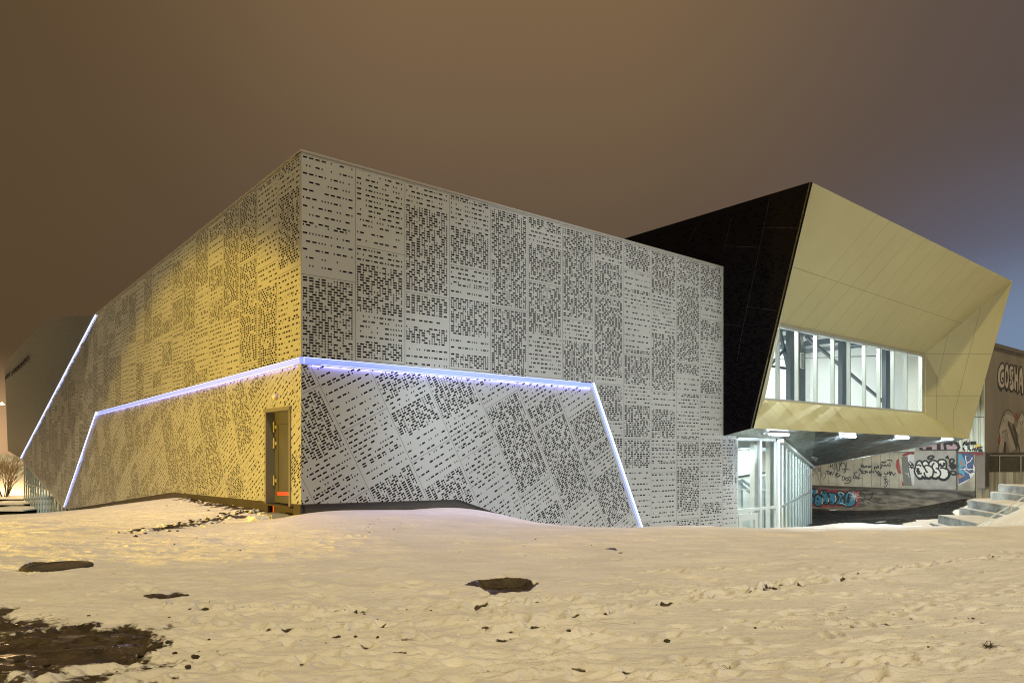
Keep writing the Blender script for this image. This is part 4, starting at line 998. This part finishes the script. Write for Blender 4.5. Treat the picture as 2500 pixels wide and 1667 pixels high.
fill([(1900, 210), (1960, 150), (1975, 330), (2010, 490), (1940, 470), (1890, 330)], M_SRED, .007, conv=t2); fill([(2010, 610), (2050, 680), (2070, 740), (2030, 745)], M_SRED, .007, conv=t2)
# black tags
m = MB(); mf = MB()
def tg(pts, w=.05, faint=False): ribbon(mf if faint else m, smooth(t2(pts), 3), w, fw(.012))
tg([(500, 265), (510, 360)]); tg([(490, 350), (530, 320)])
for s in ([(540, 270), (560, 380), (600, 380), (585, 260)], [(620, 255), (650, 420), (690, 410), (700, 240)], [(700, 240), (720, 330), (735, 240)], [(735, 240), (820, 310), (780, 470)], [(840, 240), (830, 400), (800, 480)], [(745, 385), (920, 400)]): tg(s, .05)
for s in ([(105, 440), (110, 380), (150, 370), (150, 450)], [(150, 370), (210, 470), (240, 560), (260, 630)], [(170, 470), (200, 500)], [(215, 385), (300, 390), (230, 430), (320, 440), (300, 500), (330, 520), (290, 570)], [(350, 480), (400, 470), (390, 560), (340, 600)], [(110, 500), (150, 540)]): tg(s, .05, True)
for s in ([(400, 430), (480, 425)], [(440, 430), (430, 490), (470, 480)], [(470, 440), (490, 500), (510, 440)], [(530, 440), (500, 520)], [(590, 430), (530, 520)], [(620, 470), (615, 550), (680, 545), (620, 510), (670, 480), (620, 470)], [(700, 500), (690, 540), (720, 520)]): tg(s, .06)
for s in ([(755, 540), (750, 620), (795, 610), (790, 545), (755, 540)], [(860, 560), (820, 590), (850, 640), (880, 600), (830, 570)], [(920, 640), (880, 610), (880, 570), (930, 565), (935, 620), (900, 680), (790, 695)]): tg(s, .055)
for s in ([(1070, 455), (1010, 470), (1020, 520), (1050, 560), (1000, 590), (985, 530)], [(1060, 600), (1040, 570), (1080, 560), (1080, 600), (1130, 480)], [(1095, 610), (1130, 570), (1160, 585)]): tg(s, .055)
for s in ([(1155, 280), (1155, 365)], [(1150, 325), (1190, 325)], [(1195, 290), (1195, 360)], [(1210, 330), (1215, 355), (1235, 330)], [(1240, 355), (1260, 310), (1270, 355)], [(1300, 320), (1330, 330), (1310, 360), (1295, 330)], [(1345, 360), (1360, 325), (1390, 350)],
          [(1420, 340), (1450, 350), (1430, 380), (1440, 400)], [(1465, 330), (1480, 380), (1500, 330)], [(1510, 300), (1520, 380)], [(1500, 340), (1540, 335)], [(1550, 380), (1590, 360), (1560, 350)],
          [(1100, 420), (1130, 380), (1160, 460)], [(1130, 430), (1180, 440), (1190, 480), (1150, 470)], [(1200, 430), (1250, 430), (1240, 480), (1200, 470)], [(1260, 470), (1270, 430), (1295, 470)], [(1330, 430), (1360, 460), (1330, 470), (1335, 430)], [(1380, 380), (1370, 470)], [(1400, 430), (1410, 470), (1430, 430)]): tg(s, .065)
for s in ([(1450, 410), (1500, 480), (1520, 430), (1560, 500), (1540, 540), (1590, 490)], [(1470, 460), (1590, 530)], [(1500, 500), (1570, 545)], [(1650, 460), (1660, 500), (1700, 490)], [(1720, 450), (1710, 500), (1750, 470), (1780, 530), (1790, 440), (1850, 520), (1880, 460)], [(1740, 440), (1820, 480)],
          [(1590, 225), (1600, 260), (1620, 230), (1640, 260), (1680, 220)], [(1600, 250), (1680, 245)], [(1700, 205), (1790, 195), (1815, 240)], [(1560, 280), (1600, 310), (1570, 340)], [(1610, 300), (1640, 330), (1660, 295), (1690, 335), (1720, 290), (1740, 330)], [(1760, 255), (1775, 340)]): tg(s, .06)
for s in ([(1610, 560), (1700, 540), (1640, 600), (1720, 590)], [(1630, 620), (1690, 610), (1650, 660), (1740, 640)], [(1640, 700), (1700, 670), (1720, 720)], [(1640, 740), (1660, 770), (1700, 740), (1660, 710)]): tg(s, .05)
m.build('graffiti_tag', M_INK, wall); mf.build('graffiti_tag', M_INKG, wall)
m = MB(); 
for s in ([(2150, 240), (2180, 280), (2160, 320)], [(2180, 220), (2240, 290), (2190, 330)], [(2240, 260), (2270, 330), (2200, 350)], [(2150, 290), (2270, 310)], [(2170, 340), (2280, 370)], [(2210, 380), (2260, 340)]): ribbon(m, smooth(t2(s), 3), .06, fw(.018))
m.build('graffiti_tag', M_INK, wall)
m = MB(); ribbon(m, t2([(2090, 470), (2150, 500), (2180, 570)]), .03, fw(.018)); ribbon(m, t2([(2150, 500), (2170, 460)]), .03, fw(.018)); m.build('graffiti_tag', M_SWHITE, wall)
# teal bubble piece on the lower wall
fl_ = lambda L_: (lambda px, py: onplane(px, py, A0+WN*(-.05+L_), WN))
def fillL(pts, mt, lift, nm='graffiti_fill', sm=True):
    m = MB(); P = smooth(t2(pts), 3, True)[:-1] if sm else t2(pts); m.poly([fl_(lift)(*p) for p in P]); return m.build(nm, mt, wall)
fillL([(60, 800), (640, 830), (1130, 860), (1110, 1180), (1020, 1190), (300, 1200), (60, 1180)], M_SRED, .004, sm=False)
letters = [[(60, 820), (150, 810), (235, 850), (190, 930), (150, 980), (165, 1060), (110, 1110), (60, 1110)], [(170, 960), (210, 930), (270, 930), (330, 960), (350, 1050), (330, 1130), (270, 1175), (200, 1175), (150, 1120), (160, 1030)],
           [(265, 900), (300, 870), (340, 900), (345, 850), (385, 840), (420, 860), (430, 900), (470, 1000), (470, 1090), (430, 1140), (370, 1130), (350, 1040), (300, 960), (270, 950)],
           [(450, 900), (500, 880), (530, 900), (570, 890), (620, 930), (635, 1020), (600, 1110), (540, 1155), (480, 1120), (480, 1000)], [(640, 900), (690, 865), (770, 875), (815, 930), (800, 970), (740, 990), (800, 1050), (790, 1110), (830, 1160), (700, 1150), (610, 1130), (660, 1040), (680, 980), (640, 940)],
           [(820, 900), (880, 870), (960, 880), (1010, 950), (1045, 1040), (1030, 1130), (960, 1180), (860, 1190), (780, 1150), (810, 1060), (800, 980)]]
for i, l in enumerate(letters): fillL(l, M_BLUE, .008+.001*i)
m = MB(); mw = MB(); my = MB()
for l in letters: ribbon(m, smooth(t2(l+[l[0]]), 3), .11, fl_(.016))
for s, w in (([(95, 900), (160, 1000)], .14), ([(230, 1000), (235, 1050)], .18), ([(910, 920), (860, 1110)], .20), ([(370, 880), (385, 920)], .12), ([(380, 1120), (400, 1060), (420, 1110)], .09), ([(510, 1110), (520, 1060), (540, 1110)], .09), ([(700, 915), (760, 930)], .12), ([(720, 1010), (725, 1080)], .10), ([(160, 1150), (220, 1090)], .04), ([(210, 1165), (235, 1090)], .04), ([(260, 1160), (250, 1090)], .04), ([(300, 1130), (265, 1090)], .04)):
    ribbon(m, t2(s), w, fl_(.018))
for s in ([(190, 830), (230, 860), (190, 900)], [(300, 890), (330, 880)], [(600, 950), (620, 1020), (600, 1080)], [(660, 890), (740, 885), (790, 930)], [(700, 1110), (790, 1130), (830, 1170)], [(880, 885), (960, 900), (1000, 960)], [(335, 1000), (345, 1060), (315, 1130)], [(470, 1000), (460, 1080)]): ribbon(mw, smooth(t2(s), 3), .05, fl_(.020))
cx, cy = 1020, 970
for a in range(0, 360, 30):
    l = 120 if a % 60 == 0 else 85; ribbon(mw, t2([(cx, cy), (cx+l*math.cos(R(a+8)), cy+l*math.sin(R(a+8)))]), .03, fl_(.022))
m.build('graffiti_outline', M_INK, wall); mw.build('graffiti_highlight', M_SWHITE, wall)
m = MB()
for s in ([(1130, 900), (1210, 930), (1240, 1000), (1300, 1030), (1370, 1000), (1400, 920), (1480, 910)], [(1300, 1030), (1360, 1070), (1480, 1080), (1580, 1010)], [(1240, 1000), (1200, 1050), (1150, 1050)], [(1300, 1090), (1330, 1140)], [(1380, 860), (1400, 920), (1330, 900)], [(1480, 1080), (1560, 1120), (1680, 1110)]):
    ribbon(m, smooth(t2(s), 3), .06, fl_(.012))
for y in (900, 960, 1020, 1080, 1140):
    ribbon(m, t2([(1110, y), (1210, y)]), .03, fl_(.010))
    for x in (1130, 1170, 1205): ribbon(m, t2([(x+(y % 40)*.5, y), (x+(y % 40)*.5, y+60)]), .025, fl_(.010))
m.build('painted_cracks', M_INK, wall)
# litter on the dark bank
for (px, py, d, lab) in ((2150, 1287, 38, 'white flattened scrap on the dark bank near the snow edge'), (2035, 1245, 50.3, 'small white scrap at the foot of the teal graffiti')):
    r = ray(px, py)*d; z = ground_z(r.x, r.y); o = root('scrap', (r.x, r.y, z), lab, 'litter')
    m = MB(); m.prism([(r.x-.28, r.y, z+.04), (r.x, r.y-.15, z+.05), (r.x+.3, r.y, z+.08), (r.x+.1, r.y+.25, z+.06)], (0, 0, .02)); m.build('sheet', M_SWHITE, o)

# ---------------------------------------------------------------- concrete building with corrugated side
cor = wpl(tw(2405), 0)
cb = root('concrete_building', (cor.x, cor.y, -1.3), 'grey concrete building with big bubble letter graffiti and a corrugated side', 'building')
BH = (HY-832)*cor.y/FPX
m = MB(); cw = cor-WN*.04
m.prism([cw-UP*2.2, cw+RD*24-UP*2.2, cw+RD*24+LD*14-UP*2.2, cw+LD*14-UP*2.2], (0, 0, BH+2.2-.25)); m.build('wall', M_CONCB, cb)
m = MB(); m.box(cor+UP*(BH-.25)-LD*.12-RD*.1, RD*24.2, LD*14.3, (0, 0, .25)); m.build('roof_edge', mat('roof_edge_dark', (.10, .09, .085), .7), cb)
m = MB(); m.box(cor-UP*2.1-LD*.02, RD*24, LD*.01, (0, 0, 2.05)); m.build('dark_base', mat('dark_base', (.05, .047, .042), .85, noise=(1.5, .4, one)), cb)
m = MB(); pitch = .30; n = int(13/pitch)
for i in range(n):
    a = cor+LD*(i*pitch)+UP*.03; m.prism([a+WN*.02, a+WN*.07+LD*.05, a+WN*.07+LD*.19, a+WN*.02+LD*.24], (0, 0, BH-.35))
m.box(cor+WN*.005+UP*.03, LD*13, WN*.012, (0, 0, BH-.35)); csd = m.build('corrugated_side', M_CORR, cb)
# raised joints across it
m = MB(); m.box(cor+WN*.075+UP*4.0, LD*13, WN*.008, (0, 0, .04)); m.box(cor+WN*.075+UP*2.1, LD*13, WN*.008, (0, 0, .04)); m.build('sheet_joint', M_CONCD, csd)
f3 = lambda L_: (lambda px, py: onplane(px, py, cor-NR*0, NR)+NR*L_)
t3 = lambda pts: [(2390+x/5.227, 820+y/5.227) for x, y in pts]
BL = {'G': [(325, 400), (290, 345), (255, 400), (238, 500), (250, 610), (285, 665), (325, 640), (322, 540), (290, 500)], }
def blob(pts, lift, mt, w, inner=None, par=cb):
    P = smooth(t3(pts), 4, True)[:-1]
    m = MB(); m.poly([f3(lift)(*p) for p in P]); m.build('graffiti_fill', mt, par)
    m = MB(); ribbon(m, P+[P[0]], w, f3(lift+.004))
    for s, ww in (inner or []): ribbon(m, smooth(t3(s), 3), ww, f3(lift+.005))
    m.build('graffiti_outline', M_INK, par)
blob([(292, 345), (262, 385), (240, 460), (236, 560), (255, 640), (285, 672), (318, 655), (330, 610), (325, 520), (322, 420), (315, 365)], .010, M_SGOSH, .13, [([(325, 445), (300, 440), (275, 480), (272, 560), (288, 600), (305, 590), (308, 545), (290, 545)], .15), ([(240, 600), (262, 670), (290, 690)], .22)])
blob([(350, 352), (330, 400), (324, 520), (330, 640), (348, 678), (370, 655), (380, 560), (376, 420), (366, 362)], .016, M_SGOSH, .13, [([(350, 455), (343, 510), (350, 590), (357, 520), (350, 455)], .18), ([(330, 650), (350, 690), (372, 672)], .2)])
blob([(408, 370), (385, 400), (380, 480), (390, 530), (382, 600), (385, 670), (408, 705), (438, 685), (442, 610), (432, 540), (438, 460), (432, 390)], .022, M_SGOSH, .13, [([(432, 440), (412, 440), (405, 480), (415, 520), (432, 560)], .10), ([(385, 570), (405, 560), (412, 600), (390, 625)], .10)])
blob([(448, 375), (440, 420), (444, 520), (440, 640), (455, 700), (468, 690), (470, 600), (480, 600), (480, 710), (496, 725), (500, 620), (494, 480), (490, 395), (478, 390), (474, 470), (464, 480), (460, 390)], .028, M_SGOSH, .12)
blob([(530, 395), (508, 440), (502, 560), (500, 700), (512, 705), (520, 640), (532, 640), (538, 730), (558, 735), (560, 620), (552, 470), (543, 405)], .034, M_SGOSH, .12, [([(528, 520), (526, 590)], .14)])
# faded lower piece
m = MB()
for P in ([(230, 1490), (270, 1330), (250, 1200), (290, 1050), (330, 970), (370, 940), (410, 970), (450, 1040), (440, 1120), (380, 1090), (400, 1180), (470, 1440), (400, 1490), (330, 1350), (290, 1490)],):
    m.poly([f3(.010)(*p) for p in t3(P)])
m.poly([f3(.010)(*p) for p in t3([(470, 1200), (500, 1060), (545, 960), (600, 1050), (610, 1300), (600, 1480), (500, 1480), (500, 1260)])])
m.build('graffiti_fill', mat('spray_faded', (.28, .26, .245), .85, noise=(1.5, .25, one)), cb)
m = MB()
for s, w in (([(230, 1490), (270, 1330), (250, 1200), (290, 1050), (330, 970), (370, 940), (410, 970), (450, 1040)], .08), ([(310, 1100), (320, 1010), (370, 975), (410, 1010), (410, 1080)], .05), ([(370, 1100), (440, 1300), (480, 1440)], .3), ([(430, 1130), (470, 1250), (490, 1400)], .35), ([(330, 1350), (330, 1480)], .4), ([(500, 1060), (545, 960), (590, 1040)], .10), ([(515, 1080), (530, 1130)], .08), ([(555, 1080), (545, 1140)], .08), ([(500, 1370), (520, 1480)], .2), ([(290, 1230), (350, 1200), (370, 1330)], .05)):
    ribbon(m, t3(s), w, f3(.016))
m.build('graffiti_outline', mat('spray_smudge', (.05, .045, .042), .85), cb)
m = MB(); m.poly([f3(.009)(*p) for p in t3([(455, 1040), (470, 970), (495, 1010), (490, 1100)])]); m.poly([f3(.009)(*p) for p in t3([(240, 1310), (275, 1270), (270, 1330), (245, 1390)])]); m.build('graffiti_red', M_SRED, cb)
# tag on the corrugated side
m = MB(); fc = lambda L_: (lambda px, py: onplane(px, py, A0+WN*(.075+L_), WN))
for s in ([(1375, 290), (1400, 200), (1470, 180)], [(1380, 240), (1440, 235)], [(1450, 230), (1480, 220), (1490, 270), (1450, 280), (1445, 240)], [(1500, 280), (1530, 190), (1570, 270), (1580, 180)], [(1600, 270), (1600, 180), (1630, 190), (1605, 230)], [(1650, 200), (1690, 190), (1690, 250), (1650, 260), (1645, 210)],
          [(1480, 320), (1530, 300), (1520, 380), (1580, 410)], [(1600, 400), (1640, 360), (1660, 420), (1700, 350)], [(1700, 430), (1740, 380), (1790, 430), (1790, 370)], [(1810, 390), (1850, 390), (1850, 430), (1810, 430)], [(1720, 345), (1870, 325)], [(1380, 330), (1380, 380), (1420, 420)]):
    ribbon(m, t1(s), .10, fc(.01))
m.build('graffiti_tag', M_INK, csd)
m = MB(); m.poly([fc(.008)(*p) for p in t1([(1650, 300), (1700, 240), (1800, 260), (1830, 320), (1700, 340)])]); m.build('graffiti_fill', M_SYEL, csd)

# board marked concrete wall with a glass balustrade
q0 = wpl(tR+.05, 0); zb_ = (HY-1152)*q0.y/FPX
bw_ = root('board_marked_wall', (q0.x, q0.y, -3.2), 'board marked concrete wall under the glass balustrade beside the seating steps', 'wall')
BD = Vector((1, .0, 0))
m = MB(); rr = random.Random(4); x = 0
while x < 9:
    w = rr.uniform(.12, .34); m.box(q0+BD*x+Vector((0, rr.uniform(0, .03)-.02, -5)), BD*(w-.012), (0, .35, 0), (0, 0, 5+zb_)); x += w
m.build('wall', M_BOARD, bw_)
m = MB(); m.box(q0+Vector((0, .03, -5)), BD*9, (0, .3, 0), (0, 0, 5+zb_-.01)); m.build('wall_core', M_CONCD, bw_)
zr = (HY-1111.5)*q0.y/FPX
ra = root('balustrade', (q0.x+.1, q0.y+.1, zb_), 'glass balustrade with a thin steel top rail above the board marked wall', 'railing')
m = MB(); m.tube([q0+Vector((0, .1, zr)), q0+Vector((9, .1, zr))], .03, 8); m.build('top_rail', M_STEEL, ra)
m = MB(); m.box(q0+Vector((.1, .1, zb_)), (8.8, 0, 0), (0, .012, 0), (0, 0, zr-zb_-.12)); m.build('glass_panel', glassmat('balustrade_glass', (.55, .56, .55), .02), ra)
for x in (.15, 1.45, 2.75, 4.05):
    m = MB(); m.box(q0+Vector((x, .05, zb_)), (.05, 0, 0), (0, .04, 0), (0, 0, zr-zb_)); m.build('post', M_STEEL, ra)

# ---------------------------------------------------------------- seating steps
ss = root('seating_steps', (24, 34, -4.2), 'wide snow dusted concrete seating steps rising to the right below the concrete building', 'steps')
FD = Vector((-.2, -1, 0)).normalized(); FX = Vector((1, -.2, 0)).normalized()
def stepblk(px, d, yt, yb, prot, h):
    f = ray(px, yt)*d; zt = f.z; o = f-FX*prot; o.z = zt-h
    m = MB(); m.box(o, FD*11, FX*(5+prot), (0, 0, h-.03)); s = m.build('step', M_STEP, ss)
    m = MB(); m.box(o+UP*(h-.028)+FX*.03+FD*.02, FD*10.9, FX*(5+prot-.05), (0, 0, .03)); m.build('snow_cover', M_SNOWP, s)
for px, d, yt, ym in ((2290, 38, 1256, 1276), (2362, 40, 1219, 1238.5), (2437, 42, 1181, 1199.5)):
    zt = (ray(px, yt)*d).z; zm = (ray(px, ym)*d).z
    stepblk(px, d, yt, ym, 0, zt-zm); stepblk(px+.3, d, ym, ym, .42, 1.4)
# handrail on the snow bank
ha, hb = ray(2383, 1284)*22.2, ray(2520, 1201)*25
hr = root('handrail', (ha.x, ha.y, ha.z), 'thin pale steel handrail climbing the snow bank in front of the steps', 'handrail')
m = MB(); m.tube([ha, hb], .022, 8); m.build('rail', mat('rail_paint', (.60, .60, .58), .5, 0), hr)
ha2, hb2 = ray(2455, 1252)*23.2, ray(2520, 1216)*25; m = MB(); m.tube([ha2, hb2], .018, 8); m.build('rail', mat('rail_paint', (.60, .60, .58), .5, 0), hr)
for px, yt in ((2469.5, 1232), ):
    p = ray(px, yt)*23.8; m = MB(); m.tube([p, Vector((p.x, p.y, ground_z(p.x, p.y)-.1))], .02, 8); m.build('post', mat('rail_paint', (.60, .60, .58), .5, 0), hr)
p = ha.copy(); m = MB(); m.tube([p, Vector((p.x, p.y, p.z-.8))], .02, 8); m.build('post', mat('rail_paint', (.60, .60, .58), .5, 0), hr)

# ---------------------------------------------------------------- bare shrubs, left steps and lamp
def bare(name, base, h, lab, seed, lev=5, n0=7, spread=.5, r0=.05, cat='bush'):
    o = root(name, base, lab, cat); r = random.Random(seed); tr, cr = MB(), MB()
    def grow(p, d, l, rad, k):
        q = p+d*l*.55+Vector((r.uniform(-1, 1), r.uniform(-1, 1), 0))*l*.04; e = p+d*l
        (tr if k < 1 else cr).tube([p, q, e], [rad, rad*.85, rad*.65], 4 if k > 1 else 6, False)
        if k >= lev: return
        for i in range(r.choice((2, 3, 3)) if k < lev-1 else 4):
            a = r.uniform(0, 6.28); nd = (d+Vector((math.cos(a), math.sin(a), r.uniform(-.1, .4)))*spread*r.uniform(.5, 1)).normalized()
            grow(p+(e-p)*r.uniform(.45, 1), nd, l*r.uniform(.55, .8), max(rad*.58, .006), k+1)
    for i in range(n0):
        a = r.uniform(0, 6.28); d = Vector((math.cos(a)*.45*r.random(), math.sin(a)*.45*r.random(), 1)).normalized()
        grow(Vector(base)+Vector((math.cos(a), math.sin(a), 0))*.15*(n0 > 1), d, h*r.uniform(.3, .42), r0, 0)
    tr.build('trunk', M_BARK, o); cr.build('crown', mat('twigs', (.30, .22, .12), .9), o)
    return o
p = ray(12, 1217)*66; p.z = p.z
bare('bare_bush', tuple(p), 4.7, 'bare twiggy bush lit orange beside the left glass wall', 21, 5, 9, .55, .05)
p = ray(-40, 1200)*75; bare('bare_bush', tuple(p), 5.2, 'bare bush cut by the left edge of the picture', 22, 4, 7, .55, .05)
c_ = cor+RD*1.4+LD*3; bare('bare_tree', (c_.x, c_.y, -1.2), 9.3, 'bare tree top showing above the concrete building roof', 31, 5, 1, .5, .10, 'tree')
st_ = root('snowy_steps', tuple(ray(24, 1240)*58), 'low wide snow covered steps outside the left glass wall', 'steps')
for i, (yt, yb2, d) in enumerate(((1217, 1226, 64), (1231, 1241, 60), (1246, 1258, 56))):
    a = ray(-60, yt)*d; b_ = ray(58, yt)*d; zt = a.z; h = (ray(0, yt)*d).z-(ray(0, yb2)*d).z
    m = MB(); m.box((a.x, d, zt-h-2), (b_.x-a.x, 0, 0), (0, 4, 0), (0, 0, h+2-.04)); s = m.build('step', M_DARK, st_)
    m = MB(); m.box((a.x, d-.05, zt-.04), (b_.x-a.x, 0, 0), (0, 4, 0), (0, 0, .10)); m.build('snow_cover', M_SNOWP, s)
hd = ray(3, 986)*82
sl = root('street_lamp', (hd.x-2.2, hd.y, -5), 'distant lit street lamp at the left edge beside the dark facade', 'street lamp')
m = MB(); m.tube([(hd.x-2.2, hd.y, -6), (hd.x-2.2, hd.y, hd.z), (hd.x-1.6, hd.y, hd.z+.35), (hd.x-.3, hd.y, hd.z+.15)], [.09, .06, .05, .04], 8); m.build('pole', M_POLE, sl)
m = MB(); m.box((hd.x-.4, hd.y-.15, hd.z), (.8, 0, 0), (0, .3, 0), (0, 0, .14)); hh = m.build('lamp_head', M_POLE, sl)
m = MB(); m.box((hd.x-.35, hd.y-.12, hd.z-.05), (.7, 0, 0), (0, .24, 0), (0, 0, .045)); m.build('lamp_glass', M_SODIUM, hh)
lamp('street_lamp_light', 'POINT', (hd.x, hd.y-1, hd.z-.4), (0, 0, 0), 14000, (1, .66, .30), shadow_soft_size=.3)
for o in list(bpy.data.objects):
    if '_o' in o: del o['_o']
